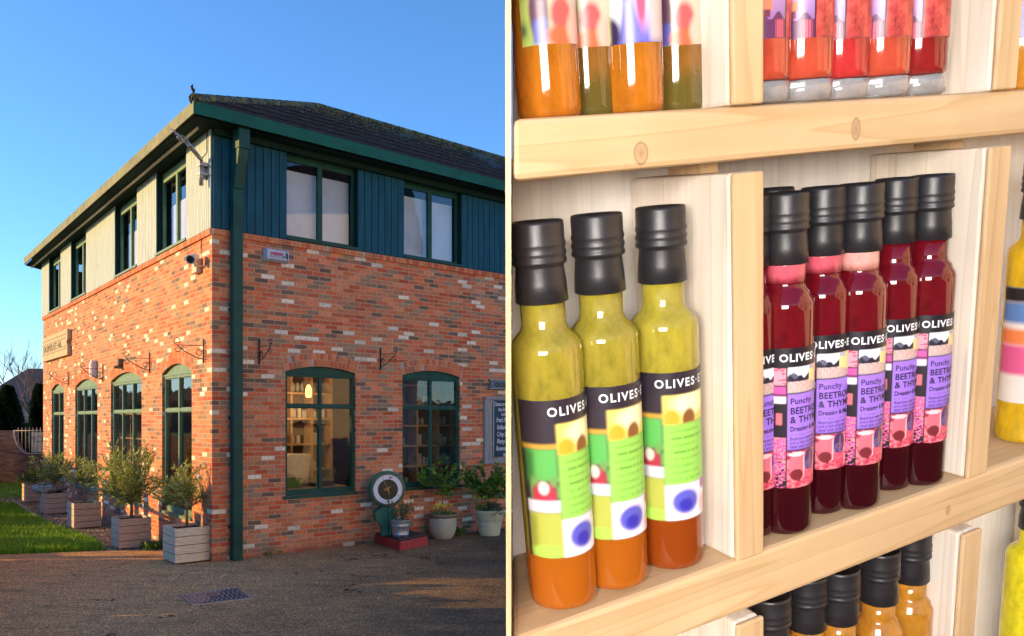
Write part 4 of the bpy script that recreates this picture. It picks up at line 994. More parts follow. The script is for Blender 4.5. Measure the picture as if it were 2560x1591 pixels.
for i in range(11):
    for j in range(6):
        if 4 <= i <= 5 and 1 <= j <= 3: continue
        u, v = 0.07+i*0.086+(0.02 if j % 2 else 0), 0.1+j*0.155
        mb.lathe([(0.017, 0), (0.012, 0.007)], 8, c=mq(u, v, 0.010))
mb.build('studs', M['galv'], mh)

# ------------------------------------------------------------------ planters with olive trees
def leaf(mb, p, d, ln, w, mi=0):
    s = d.cross(Vector((rnd.uniform(-1, 1), rnd.uniform(-1, 1), rnd.uniform(-1, 1))))
    if s.length < 1e-5: return
    s = s.normalized()*w; q = d*ln; dr = Vector((0, 0, -0.12*ln))
    mb.add([p, p+q*0.45+s, p+q+dr, p+q*0.45-s], [(0, 1, 2, 3)], mi)
def planter(px, py, xl, xr, h, label, m):
    e = ground(px, py)
    def solve(d, tx):
        return min([(abs(CX+F*(e+d*s).x/(e+d*s).y-tx), s) for s in [i*0.01 for i in range(20, 140)]])[1]
    wb = solve(B, xr); wa = solve(A, xl)
    wa = min(max(wa, 0.42), 0.75); wb = min(max(wb, 0.45), 0.95)
    root = empty('wooden_planter', e+B*wb/2+A*wa/2, label, 'planter', 'wooden planter boxes along the sunlit wall')
    def f(x, y, z): p = e+B*x+A*y; return (p.x, p.y, z)
    n = 4; bh = h/n; mb = MB(); t = 0.025
    for k in range(n):
        z0 = 0.02+k*bh+0.006; z1 = 0.02+(k+1)*bh-0.004
        mb.box(0, wb, 0, t, z0, z1, fn=f); mb.box(0, wb, wa-t, wa, z0, z1, fn=f); mb.box(0, t, t, wa-t, z0, z1, fn=f); mb.box(wb-t, wb, t, wa-t, z0, z1, fn=f)
    mb.build('boards', m, root)
    mb = MB(); q = t+0.002
    mb.box(q, wb-q, q, q+0.01, 0.015, h*0.95, fn=f); mb.box(q, wb-q, wa-q-0.01, wa-q, 0.015, h*0.95, fn=f); mb.box(q, q+0.01, q+.01, wa-q-.01, 0.015, h*0.95, fn=f); mb.box(wb-q-.01, wb-q, q+.01, wa-q-.01, 0.015, h*0.95, fn=f)
    mb.build('lining', M['gap'], root)
    mb = MB(); nn = 10; vs = []; fs = []
    for j in range(nn+1):
        for i in range(nn+1):
            vs.append(f(0.04+(wb-0.08)*i/nn, 0.04+(wa-0.08)*j/nn, h*0.92+rnd.uniform(-0.012, 0.02)))
            if i and j: a = (j-1)*(nn+1)+i-1; fs.append((a, a+1, a+nn+2, a+nn+1))
    mb.add(vs, fs, 0, True); mb.build('soil', M['soil'], root)
    return e+B*wb/2+A*wa/2+Vector((0, 0, h*0.92)), h
def olive(base, H, hc, rx, label, nb, nl, trunk_r=0.022, lean=(0, 0), seed=1, leafm='olive', wide=None, ll=0.085, lw=0.011, upright=0.5, name='olive_tree', cat='tree', group='olive trees in the wooden planters'):
    """tapered trunk, limbs, whippy shoots and narrow leaves set along every shoot"""
    global rnd
    rnd = random.Random(seed); base = Vector(base)
    root = empty(name, base, label, cat, group)
    mb = MB(); top = base+Vector((lean[0], lean[1], hc)); mid = base.lerp(top, 0.5)+Vector((rnd.uniform(-.02, .02), rnd.uniform(-.02, .02), 0))
    mb.tube([base-Vector((0, 0, 0.05)), mid, top], [trunk_r*1.25, trunk_r, trunk_r*0.85], 10)
    lb = MB(); CH_ = H-hc
    for i in range(nb):
        az = 2*math.pi*(i/nb)+rnd.uniform(-.3, .3); el = rnd.choice((rnd.uniform(0.15, 0.7), rnd.uniform(0.6, 1.45)))
        ln = (rx*math.cos(el)+CH_*0.72*math.sin(el))*rnd.uniform(0.65, 1.08)
        d = Vector((math.cos(az)*math.cos(el), math.sin(az)*math.cos(el), math.sin(el)))
        if el < 0.3: d.z -= 0.1
        st = base.lerp(top, rnd.uniform(0.8, 1.0)); pts = [st]; p = st
        for k in range(5):
            d = (d+Vector((rnd.uniform(-.22, .22), rnd.uniform(-.22, .22), upright*0.12))).normalized(); p = p+d*ln/5; pts.append(p)
        mb.tube(pts, [trunk_r*0.5*(1-0.15*k) for k in range(6)], 6)
        for s in range(nl):
            t = rnd.uniform(0.12, 1.0)*5; k = min(4, int(t)); q = pts[k].lerp(pts[k+1], t-k)
            sd = ((pts[k+1]-pts[k]).normalized()*0.7+Vector((rnd.uniform(-1, 1), rnd.uniform(-1, 1), rnd.uniform(-.5, 1.0)*upright*1.6))).normalized(); sl2 = rnd.uniform(0.10, 0.26)*min(1.3, CH_)
            e = q+sd*sl2; mb.tube([q, e], [0.003, 0.0015], 3, cap=False)
            nn = int(sl2/0.014)
            for j in range(nn):
                pp = q.lerp(e, (j+0.6)/nn); ld = (sd*0.8+Vector((rnd.uniform(-1, 1), rnd.uniform(-1, 1), rnd.uniform(-.6, .9)))).normalized()
                leaf(lb, pp, ld, ll*rnd.uniform(0.6, 1.1), lw*rnd.uniform(.7, 1.2))
            leaf(lb, e, sd, ll, lw)
    mb.build('trunk', M['bark'], root); lb.build('crown', M[leafm], root)
    return root
pl = [(437.5, 1413.5, 407, 529, 0.53, 'pale new wooden planter standing at the corner of the shop', M['planter_new']),
      (298.6, 1376, 278, 379, 0.50, 'grey wooden planter second from the corner', M['planter']),
      (185, 1324.6, 168, 253, 0.50, 'grey wooden planter in the middle of the row', M['planter']),
      (113, 1288, 98.6, 173.6, 0.47, 'grey wooden planter fourth from the corner with a sack on it', M['planter']),
      (66, 1258, 51, 118, 0.46, 'grey wooden planter at the far end, beside the lawn', M['planter'])]
tops = [planter(*p) for p in pl]
def hz(py, Y): return CH+(HY-py)/F*Y
t0_, t1_, t2_, t3_, t4_ = [t[0] for t in tops]
olive(t0_, hz(1126, t0_.y)-t0_.z, 0.36, 0.44, 'olive tree with a thin bare stem in the pale planter at the corner', 16, 9, seed=11, upright=0.8)
olive(t1_, hz(1066, t1_.y)-t1_.z, 0.36, 0.46, 'tallest olive tree, bushy, in the second planter from the corner', 22, 11, 0.026, seed=5, upright=1.2)
olive(t2_, hz(1135, t2_.y)-t2_.z, 0.44, 0.42, 'olive tree with forked stem in the middle planter', 16, 8, 0.022, seed=23, upright=0.7)
olive(t3_, hz(1100, t3_.y)-t3_.z, 0.34, 0.36, 'olive tree with dense low crown in the planter with the sack', 18, 9, 0.024, seed=9, upright=0.8)
olive(t4_, hz(1155, t4_.y)-t4_.z, 0.10, 0.42, 'low spreading bush in the farthest planter', 16, 12, 0.02, seed=31, upright=0.3, leafm='herb', name='shrub', cat='shrub', group='z'); bpy.data.objects['shrub'].pop('group', None) if hasattr(bpy.data.objects['shrub'], 'pop') else None
if 'group' in bpy.data.objects['shrub']: del bpy.data.objects['shrub']['group']
# sack on the fourth planter
c = t3_+Vector((-0.22, 0.12, 0.02)); mb = MB(); vs = []; fs = []; nx, ny = 18, 10
for j in range(ny+1):
    for i in range(nx):
        a = 2*math.pi*i/nx; b = math.pi*j/ny-math.pi/2
        w = 1+0.08*math.sin(3*a)+0.05*math.sin(7*a+b*3)
        vs.append((c.x+0.40*math.cos(b)*math.cos(a)*w, c.y+0.26*math.cos(b)*math.sin(a)*w, c.z+0.10+0.12*math.sin(b)+0.03*math.cos(a*2)))
        if j: fs.append(((j-1)*nx+i, (j-1)*nx+(i+1) % nx, j*nx+(i+1) % nx, j*nx+i))
mb.add(vs, fs, 0, True); tag(mb.build('sack', M['bag']), 'striped compost sack lying on the fourth planter from the corner', 'sack')

# ------------------------------------------------------------------ platform scale, bucket, pots on the shaded side
sp = ground(1000, 1379)          # front corner of the red platform
pw_ = PR(0, 0)
s0 = (sp-P0).dot(B)              # along the wall
def seg(tx, n_=NR):               # point on the ground at wall distance
    return None
e_l = ground(951, 1363); e_r = ground(1070, 1363); e_f = ground(1000, 1378)
ctr = (e_l+e_r)/2+Vector((0.0, 0.32, 0)); 
sr = empty('platform_scale', (ctr.x, ctr.y, 0), 'old green platform scale with a big round dial on a worn red base', 'weighing scale')
ax = (e_r-e_f); ay = (e_l-e_f); wx, wy = ax.length, ay.length; ax.normalize(); ay.normalize()
wx *= 1.0; wy = max(wy, 0.55)
def ps(x, y, z): p = e_f+ax*x+ay*y; return (p.x, p.y, z)
cut = 0.1
mb = MB(); oc = [(0.03, 0), (wx, 0), (wx, wy+0.25), (0, wy+0.25), (0, 0.03)]
k = len(oc)
vs = [ps(x, y, 0) for x, y in oc]+[ps(x, y, 0.155) for x, y in oc]
mb.add(vs, [tuple(range(k, 2*k))]+[(i, (i+1) % k, k+(i+1) % k, k+i) for i in range(k)]); mb.build('base', M['red_paint'], sr, bevel=0.02)
mb = MB(); mb.box(0.02, wx-0.02, 0.02, wy+0.23, 0.156, 0.19, fn=ps); mb.build('platform', M['rubber'], sr, bevel=0.01)
def ctrpt(px, Y, z): return Vector(((px-CX)/F*Y, Y, z))
Ys = e_f.y+0.45
# dial
DY = Ys+0.15
dc = ctrpt(969, DY, hz(1224, DY)); Rd = 0.312
fac = (Vector((-dc.x*0.35, -dc.y, 0)).normalized()+Vector((0.42, 0.0, 0))).normalized()
fac = Vector((0.35, -0.94, 0)).normalized(); sd_ = Vector((-fac.y, fac.x, 0)); 
def dial(r, a, o): return dc+sd_*(r*math.cos(a))+Vector((0, 0, 1))*(r*math.sin(a))+fac*o
def dlathe(prof, m, nm, par, seg=48):
    mb = MB(); vs = []; fs = []
    for (r, o) in prof:
        for k in range(seg): vs.append(dial(r, 2*math.pi*k/seg, o))
    for i in range(len(prof)-1):
        for k in range(seg): fs.append((i*seg+k, i*seg+(k+1) % seg, (i+1)*seg+(k+1) % seg, (i+1)*seg+k))
    mb.add(vs, fs, 0, True); b = (len(prof)-1)*seg; mb.f += [tuple(b+k for k in range(seg)), tuple(reversed(range(seg)))]; mb.mi += [0, 0]; mb.sm += [False]*2
    return mb.build(nm, m, par)
case = dlathe([(Rd*0.9, -0.20), (Rd*1.0, -0.16), (Rd*1.03, -0.02), (Rd, 0.0), (Rd*0.97, 0.02), (Rd*0.93, 0.022)], M['machine_green'], 'dial_case', sr)
dlathe([(Rd*0.925, 0.010), (Rd*0.92, 0.024), (Rd*0.80, 0.0235)], M['ring_brown'], 'bezel', case)
dlathe([(Rd*0.82, 0.010), (Rd*0.815, 0.026)], M['dial_white'], 'dial_face', case)
dlathe([(Rd*0.575, 0.012), (Rd*0.57, 0.029)], M['dial_dark'], 'dial_centre', case)
mb = MB()
def dbar(x0, y0, x1, y1, w, o0, o1, mb):
    d = Vector((x1-x0, y1-y0)); n = Vector((-d.y, d.x)).normalized()*w
    q = [(x0+n.x, y0+n.y), (x0-n.x, y0-n.y), (x1-n.x*.5, y1-n.y*.5), (x1+n.x*.5, y1+n.y*.5)]
    P_ = lambda x, y, o: dc+sd_*x+Vector((0, 0, y))+fac*o
    mb.hexa([P_(x, y, o0) for x, y in q]+[P_(x, y, o1) for x, y in q])
dbar(0, 0, -0.10, 0.22, 0.006, 0.032, 0.036, mb); dbar(-0.07, -0.01, 0.05, 0.05, 0.016, 0.031, 0.037, mb); dbar(-0.01, 0.02, 0.03, -0.09, 0.016, 0.0315, 0.0375, mb)
mb.lathe([(0.001, 0), (0.02, 0)], 12, c=(0, 0, 0), fn=lambda x, y, z: tuple(dc+sd_*x+Vector((0, 0, y))+fac*0.039), close=False)
mb.build('pointer', M['brass'], case)
mb = MB()
for i in range(40):
    a = 2*math.pi*i/40; r0 = Rd*(0.70 if i % 5 else 0.66); dbar(r0*math.sin(a), r0*math.cos(a), Rd*0.78*math.sin(a), Rd*0.78*math.cos(a), 0.0015, 0.0262, 0.0272, mb)
mb.build('tick_marks', M['black_letter'], case)
mb = MB(); dbar(0.02, Rd*0.66, 0.085, Rd*0.66, 0.016, 0.0265, 0.028, mb); mb.build('red_mark', M['crimson'], case)
mb = MB(); dbar(-0.04, -Rd*0.70, 0.06, -Rd*0.70, 0.004, 0.0265, 0.028, mb); mb.build('maker_line', M['navy_letter'], case)
# column
mb = MB(); cb_ = Vector((dc.x-0.0, dc.y+0.02, 0)); 
def cl(x, y, z): p = cb_+sd_*x-fac*y; return (p.x, p.y, z)
prof = [(0.19, 0.12, 0.15), (0.13, 0.10, 0.15), (0.30, 0.10, 0.15), (0.36, 0.115, 0.155), (0.44, 0.155, 0.16), (0.50, 0.165, 0.17), (0.60, 0.165, 0.17), (0.66, 0.14, 0.15), (0.70, 0.07, 0.10), (dc.z-Rd*0.9, 0.06, 0.09)]
prof = [(0.17, 0.11, 0.13)]+[p for p in prof[2:]]
zz = [p[0] for p in prof]; vs = []; fs = []
for (z, a, b) in prof:
    vs += [cl(-a-0.05*(a > 0.15), -0.02, z), cl(a, -0.02, z), cl(a, b+0.04, z), cl(-a-0.05*(a > 0.15), b+0.04, z)]
for i in range(len(prof)-1):
    for k in range(4): fs.append((i*4+k, i*4+(k+1) % 4, i*4+4+(k+1) % 4, i*4+4+k))
fs += [(3, 2, 1, 0), tuple((len(prof)-1)*4+k for k in range(4))]
mb.add(vs, fs); mb.build('column', M['machine_green'], sr, bevel=0.025)
mb = MB()
for dx in (-0.005, 0.055):
    mb.tube([ctrpt(972, DY-0.2, 0.19)+Vector((dx, 0, 0)), ctrpt(972, DY-0.2, hz(1250, DY-0.2))+Vector((dx, 0, 0))], 0.008, 6)
mb.build('stay_rod', M['black_iron'], sr)
# bucket with rosemary
BY = e_f.y+0.36; bcx = (1001-CX)/F*BY; s_ = BY/F; bc = Vector((bcx, BY, 0.191))
rt = 23.5*s_; rb = 19.5*s_; hb = hz(1300, BY)-0.19
bk = empty('metal_bucket', bc, 'galvanised metal bucket standing on the platform of the green scale', 'bucket')
mb = MB(); mb.lathe([(rb*0.9, 0), (rb, 0.004), (rb+(rt-rb)*.12, hb*.12), (rb+(rt-rb)*.12+.006, hb*.15), (rb+(rt-rb)*.18, hb*.18), (rb+(rt-rb)*.62, hb*.62), (rb+(rt-rb)*.66+.006, hb*.66), (rb+(rt-rb)*.7, hb*.70), (rt, hb*.96), (rt+.008, hb), (rt-.006, hb), (rt-.01, hb*.85), (0.01, hb*.84)], 40, c=bc, close=False)
mb.build('pail', M['galv'], bk)
mb = MB()
for sg in (-1, 1): mb.tube([bc+Vector((sg*rt*1.02, 0, hb*0.9)), bc+Vector((sg*rt*1.12, 0, hb*0.86)), bc+Vector((sg*rt*1.02, 0, hb*0.80))], 0.006, 6)
mb.build('handle_lug', M['steel'], bk)
olive(bc+Vector((0.03, 0, hb*.85)), hz(1240, BY)-bc.z-hb*.85, 0.03, 0.27, 'bushy upright rosemary growing in the galvanised bucket', 15, 10, 0.006, seed=41, leafm='herb', ll=0.04, lw=0.006, upright=1.3, name='rosemary_plant', cat='plant', group=None)
# cream pots
def pot(px, pyb, prof, mats, label, nm='plant_pot', rimp=None):
    c = ground(px, pyb); root = empty(nm, c, label, 'pot'); s = c.y/F
    mb = MB(); mb.lathe([(r*s, z*s) for r, z in prof], 48, c=c, close=True); mb.build('body', mats[0], root)
    if rimp: mb = MB(); mb.lathe([(r*s, z*s) for r, z in rimp], 48, c=c, close=False); mb.build('rim', mats[1], root)
    mb = MB(); R_in = prof[-1][0]*s*0.98; mb.lathe([(0.002, prof[-1][1]*s*0.94), (R_in*0.92, prof[-1][1]*s*0.94)], 32, c=c, close=False); mb.build('soil', M['soil'], root)
    return c, s
c1, s1 = pot(1107.5, 1347, [(21, 0), (23.5, 2), (29, 11), (33, 24), (34, 38), (33.5, 52), (32.5, 56), (30, 57)], (M['glaze'], M['rim']), 'round cream glazed pot with brown rim between the bucket and the right hand pot', rimp=[(31, 53), (35, 54), (37, 58), (36.5, 62), (34, 63.5), (31.5, 62), (31, 55)])
c2, s2 = pot(1224, 1338, [(24.5, 0), (25.5, 2), (31, 34), (31.3, 36), (32.5, 37), (36.5, 58), (38, 61), (37, 63), (34, 62)], (M['limepot'], M['rim']), 'tall tapered pale green stained pot near the notice board')
olive(c1+Vector((0, 0, 58*s1)), hz(1158, c1.y)-58*s1, 0.46, 0.42, 'small citrus tree with a bare stem in the round brown rimmed pot', 14, 7, 0.013, seed=51, leafm='citrus', ll=0.10, lw=0.024, upright=0.7, name='citrus_tree', group=None)
olive(c2+Vector((-0.02, 0, 58*s2)), hz(1140, c2.y)-58*s2, 0.30, 0.50, 'citrus tree with forked trunk and bright leaves in the tapered pot', 18, 8, 0.018, seed=57, leafm='citrus', ll=0.10, lw=0.026, upright=0.9, name='citrus_tree', group=None)
def daffs(c, z, R, n, hh, label, arc=(0, 6.28), seed=3):
    global rnd
    rnd = random.Random(seed); root = empty('daffodils', (c.x, c.y, z), label, 'flowers')
    st = MB(); fl = MB()
    for i in range(n*6):
        a = rnd.uniform(*arc); r = R*math.sqrt(rnd.random()); p = Vector((c.x+r*math.cos(a), c.y+r*math.sin(a), z-0.02)); d = Vector((rnd.uniform(-.25, .25), rnd.uniform(-.25, .25), 1)); h = hh*rnd.uniform(.5, .8)
        s = Vector((0.006, 0, 0)); st.add([p-s, p+s, p+d*h*.7+s*.8, p+d*h], [(0, 1, 2, 3)])
    for i in range(n):
        a = rnd.uniform(*arc); r = R*math.sqrt(rnd.random()); p = Vector((c.x+r*math.cos(a), c.y+r*math.sin(a), z-0.02)); d = Vector((rnd.uniform(-.2, .2), rnd.uniform(-.2, .2), 1)); h = hh*rnd.uniform(.8, 1.1); e = p+d*h
        st.tube([p, e], 0.003, 4)
        fv = Vector((rnd.uniform(-.6, .6), -1, rnd.uniform(-.2, .3))).normalized(); u = fv.cross(Vector((0, 0, 1))).normalized(); w = u.cross(fv)
        for k in range(6):
            b = k*math.pi/3; q = u*math.cos(b)+w*math.sin(b); t = u*math.cos(b+1.57)+w*math.sin(b+1.57)
            fl.add([e, e+q*.018+t*.010, e+q*.036, e+q*.018-t*.010], [(0, 1, 2, 3)])
        fl.tube([e, e+fv*0.022], [0.008, 0.013], 8)
    st.build('stems', M['citrus'], root); fl.build('flower_heads', M['daff'], root)
daffs(c1+Vector((-0.02, -0.05, 0)), 60*s1, 25*s1, 10, 0.20, 'small pale daffodils around the stem in the round pot', seed=4)
daffs(c2+Vector((-0.10, -0.02, 0)), 62*s2, 22*s2, 14, 0.28, 'yellow daffodils in the tapered pot', seed=6)
# trailing grey herb over the rim of pot 2
rnd = random.Random(8); mb = MB(); cc = c2+Vector((0.07, -0.12, 60*s2))
for i in range(420):
    a = rnd.random()*6.28; b = math.acos(rnd.uniform(-0.3, 1)); q = Vector((math.sin(b)*math.cos(a)*0.17, math.sin(b)*math.sin(a)*0.13, math.cos(b)*0.15))*rnd.uniform(.55, 1.05)
    p = cc+q; d = (q.normalized()+Vector((rnd.uniform(-.5, .5), rnd.uniform(-.5, .5), rnd.uniform(-.5, .5)))).normalized()
    for j in range(5): leaf(mb, p+d*0.012*j, (d*.5+Vector((rnd.uniform(-1, 1), rnd.uniform(-1, 1), rnd.uniform(-1, 1)))).normalized(), 0.03, 0.006)
tag(mb.build('trailing_herb', M['greyherb'], base=tuple(cc)), 'grey green herb spilling over the rim of the tapered pot', 'plant')
# dark pot partly seen beyond
mb = MB(); c3 = ground(1275, 1318)+Vector((0.13, 0.25, 0)); mb.lathe([(0.14, 0), (0.16, 0.02), (0.22, 0.42), (0.25, 0.45), (0.25, 0.52), (0.21, 0.52)], 32, c=c3)
tag(mb.build('plant_pot', M['navy']), 'dark blue pot partly seen right of the tapered pot', 'pot')

# ------------------------------------------------------------------ behind the shop, far left
GY = 29.0
def gp(px, py, Y=GY): return Vector(((px-CX)/F*Y, Y, hz(py, Y)))
gw = empty('garden_wall', gp(0, 1218), 'dark red garden wall with a scooped opening beyond the lawn', 'wall')
ztop = hz(1077, GY); zl = hz(1136, GY); xL = gp(-60, 0).x; xa = gp(35, 0).x; xb = gp(72, 0).x; xe = gp(150, 0).x
pts = [(xL, -0.1), (xe, -0.1), (xe, zl), (xb, zl)]
for i in range(1, 12): a = math.pi/2*i/12; pts.append((xb-(xb-xa)*math.sin(a), ztop-(ztop-zl)*math.cos(a)))
pts += [(xa, ztop), (xL, ztop)]
mb = MB(); k = len(pts); mb.add([(x, GY, z) for x, z in pts]+[(x, GY+0.23, z) for x, z in pts], [tuple(range(k)), tuple(reversed(range(k, 2*k)))]+[(i, k+i, k+(i+1) % k, (i+1) % k) for i in range(k)])
mb.build('brickwork', M['garden_brick'], gw, uvf=lambda v: (v[0], v[2]))
rl = empty('railing', (xb, GY, zl), 'pale iron railing with pointed bars filling the scooped opening of the garden wall', 'railing')
mb = MB()
x = xa+0.16
while x < xe:
    zb_ = zl if x > xb else ztop-(ztop-zl)*math.cos(math.asin((xb-x)/(xb-xa)))
    mb.tube([(x, GY-0.03, zb_+0.02), (x, GY-0.03, ztop+0.05), (x, GY-0.03, ztop+0.12)], [0.011, 0.011, 0.003], 6); x += 0.125
mb.build('bars', M['gutter_lip'], rl)
mb = MB(); mb.tube([(xa+0.02, GY-0.03, ztop), (xe, GY-0.03, ztop)], 0.012, 6); mb.tube([(xb, GY-0.03, zl+0.02), (xe, GY-0.03, zl+0.02)], 0.014, 6)
mb.tube([(xb-(xb-xa)*math.sin(a)+0.02, GY-0.03, ztop-(ztop-zl)*math.cos(a)+0.02) for a in [math.pi/2*i/14 for i in range(15)]], 0.018, 6)
mb.build('rails', M['gutter_lip'], rl)
mb = MB(); x0, x1 = gp(78.5, 0).x, gp(112, 0).x; z0_, z1_ = hz(1131, GY), hz(1081, GY); mb.box(x0, x1, GY-0.005, GY+0.01, z0_, z1_)
bn = tag(mb.build('banner', M['white_cloth']), 'pale banner seen from behind on the iron railing', 'banner')
mb = MB(); put_text(mb, 'ON', (z1_-z0_)*0.48, lambda x, y, z: (x1-0.02-x*1.1, GY-0.010-z, z0_+(z1_-z0_)*0.5+y), bold=0.0); mb.build('lettering', M['ring_brown'], bn)
# dark roofed house
hs = empty('neighbouring_house', gp(60, 1200, 44), 'low house with a dark tiled roof behind the conifers', 'house')
Y0 = 42.0; zr_ = hz(922, 46.5); ze_ = hz(1006, Y0)
mb = MB(); x0, x1 = gp(-60, 0, Y0).x, gp(240, 0, Y0).x
mb.add([(x0, Y0-0.3, ze_), (x1, Y0-0.3, ze_), (x1, Y0+4.5, zr_), (x0, Y0+4.5, zr_), (x1, Y0+9.3, ze_), (x0, Y0+9.3, ze_)], [(0, 1, 2, 3), (3, 2, 4, 5)]); mb.build('roof', M['far_tile'], hs)
mb = MB(); mb.box(x0+0.2, x1-0.2, Y0, Y0+9, 0, ze_-0.02); mb.build('wall', M['stone_grey'], hs)
mb = MB(); mb.box(x0, x1, Y0-0.38, Y0-0.3, ze_-0.12, ze_+0.02); mb.build('gutter', M['black_iron'], hs)
def conifer(px, Y, ptop, r, label, seed):
    rr = random.Random(seed); base = Vector(((px-CX)/F*Y, Y, 0)); H = hz(ptop, Y); root = empty('conifer', base, label, 'tree')
    mb = MB(); mb.tube([base, base+Vector((0, 0, H*.95))], [0.12, 0.02], 8); mb.build('trunk', M['bark'], root)
    mb = MB()
    for i in range(9000):
        h = rr.random()**0.8; a = rr.random()*6.28; rad = r*min(1, 1.25*(1-h)**0.7)*(0.8+0.25*math.sin(a*5+h*9))*rr.uniform(.75, 1.05)
        p = base+Vector((rad*math.cos(a), rad*math.sin(a), 0.15+h*H)); d = Vector((math.cos(a), math.sin(a), rr.uniform(-.2, 1.3))).normalized()
        s = d.cross(Vector((rr.uniform(-1, 1), rr.uniform(-1, 1), rr.uniform(-1, 1)))).normalized()*0.045
        mb.add([p, p+d*.10+s, p+d*.24, p+d*.10-s], [(0, 1, 2, 3)])
    mb.build('crown', M['conifer'], root)
conifer(20, 36, 980, 0.66, 'dark conifer at the left edge in front of the low house', 1)
conifer(101, 38, 975, 0.50, 'dark conifer close against the far end of the shop', 2)
conifer(56, 39, 1072, 0.8, 'low dark conifer between the two taller ones', 3)
rnd = random.Random(12); bt = empty('bare_tree', ((110-CX)/F*40, 40, 0), 'leafless winter tree rising behind the far end of the shop', 'tree')
mb = MB(); base = Vector(((112-CX)/F*40, 40, 0)); tw = MB()
def branch(p, d, ln, r, dep):
    pts = [p]; 
    for k in range(3): d = (d+Vector((rnd.uniform(-.2, .2), rnd.uniform(-.2, .2), rnd.uniform(-.05, .15)))).normalized(); p = p+d*ln/3; pts.append(p)
    (mb if dep < 2 else tw).tube(pts, [r, r*.85, r*.7, r*.55], 5 if dep < 2 else 4, cap=False)
    if dep >= 5: return
    for k in range(3 if dep else 5):
        nd = (d+Vector((rnd.uniform(-.8, .8), rnd.uniform(-.8, .8), rnd.uniform(-.2, .6)))).normalized(); branch(pts[rnd.randint(2, 3)], nd, ln*rnd.uniform(.55, .8), r*0.55, dep+1)
branch(base, Vector((-0.1, 0, 1)), 2.2, 0.10, 0); mb.build('trunk', M['twig'], bt); tw.build('crown', M['twig'], bt)

# distant wooded hills all round
mb = MB(); rnd = random.Random(5); vs = []; fs = []; n = 240
for i in range(n):
    a = 2*math.pi*i/n; r = 150+20*math.sin(a*3); h = 6.0+2.2*math.sin(a*5+1)+1.3*math.sin(a*11)+rnd.uniform(-.5, .9)
    vs += [(r*math.sin(a), 20+r*math.cos(a), -0.5), ((r+14)*math.sin(a), 20+(r+14)*math.cos(a), h*0.65+rnd.uniform(-.3, .3)), ((r+34)*math.sin(a), 20+(r+34)*math.cos(a), h)]
    j = (i+1) % n; fs += [(3*i, 3*j, 3*j+1, 3*i+1), (3*i+1, 3*j+1, 3*j+2, 3*i+2)]
mb.add(vs, fs); ho = mb.build('hills', pm('wooded_hillside', (0.035, 0.05, 0.022), 0.9, 0.5, 0.15, bmp=1.0, bscale=0.8, bdist=1.5), base=(0, 0, 0)); ho['kind'] = 'structure'
# ------------------------------------------------------------------ outside the frame: what throws the shade and shows in the window glass
def fence_run(p, q, h, pw, gap, label):
    p = Vector(p+(0,)); q = Vector(q+(0,)); d = (q-p); n = int(d.length/(pw+gap)); d.normalize(); s = Vector((-d.y, d.x, 0))*0.012
    root = empty('paling_fence', (p+q)/2, label, 'fence'); mb = MB()
    for i in range(n):
        if random.random() < 0.05: continue
        a = p+d*i*(pw+gap); b = a+d*pw; hh = h+random.uniform(-.03, .03) if random.random() > (0.5 if i < n*0.24 else 0.12) else random.uniform(0.2, 0.75)
        mb.hexa([a-s, b-s, b+s, a+s]+[v+Vector((0, 0, hh)) for v in (a-s, b-s, b+s, a+s)])
    mb.build('pales', M['planter'], root)
    mb = MB()
    for z in (0.35, h-0.3):
        t = s*2.5; mb.hexa([p+s+Vector((0, 0, z)), q+s+Vector((0, 0, z)), q+t+Vector((0, 0, z)), p+t+Vector((0, 0, z)), p+s+Vector((0, 0, z+.07)), q+s+Vector((0, 0, z+.07)), q+t+Vector((0, 0, z+.07)), p+t+Vector((0, 0, z+.07))])
    mb.build('rails', M['planter'], root)
fence_run((-9.6, 13.5), (-18.5, 29.0), 1.72, 0.30, 0.012, 'timber paling fence left of the lawn')
def hedge(p, q, h, th, label, n, seed):
    rr = random.Random(seed); p = Vector(p+(0,)); q = Vector(q+(0,)); root = empty('hedge', (p+q)/2, label, 'hedge')
    d = (q-p); s = Vector((-d.y, d.x, 0)).normalized(); mb = MB()
    for i in range(n):
        t = rr.random(); o = rr.uniform(-th, th); z = rr.random()**0.8*(h+0.15*math.sin(t*37)+0.1*math.sin(t*91)); c = p+d*t+s*o+Vector((0, 0, z)); r = rr.uniform(0.06, 0.13)
        u = Vector((rr.uniform(-1, 1), rr.uniform(-1, 1), rr.uniform(-1, 1))).normalized(); v = u.orthogonal().normalized(); w = u.cross(v)
        mb.add([c-v*r, c-w*r, c+v*r, c+w*r], [(0, 1, 2, 3)])
    mb.build('crown', M['herb'], root)
    mb = MB()
    for i in range(int(d.length/0.5)): c = p+d*((i+.5)/int(d.length/0.5)); mb.tube([c, c+Vector((0, 0, h*.8))], [0.035, 0.01], 5)
    mb.build('trunk', M['bark'], root)
hedge((-5.2, 3.5), (-7.6, 9.6), 2.3, 0.35, 'clipped hedge left of the yard', 9000, 4)
hedge((-7.7, 9.7), (-8.6, 11.6), 1.38, 0.3, 'low stretch of hedge left of the yard', 2000, 5)
hedge((-8.7, 11.7), (-9.5, 13.3), 2.0, 0.35, 'hedge end beside the lawn', 3200, 6)
M['render'] = pm('sun_bounce_render', (0.82, 0.76, 0.68), 0.8, 0.06, 2)  # kept pale to bounce sunlight onto the shaded shop wall
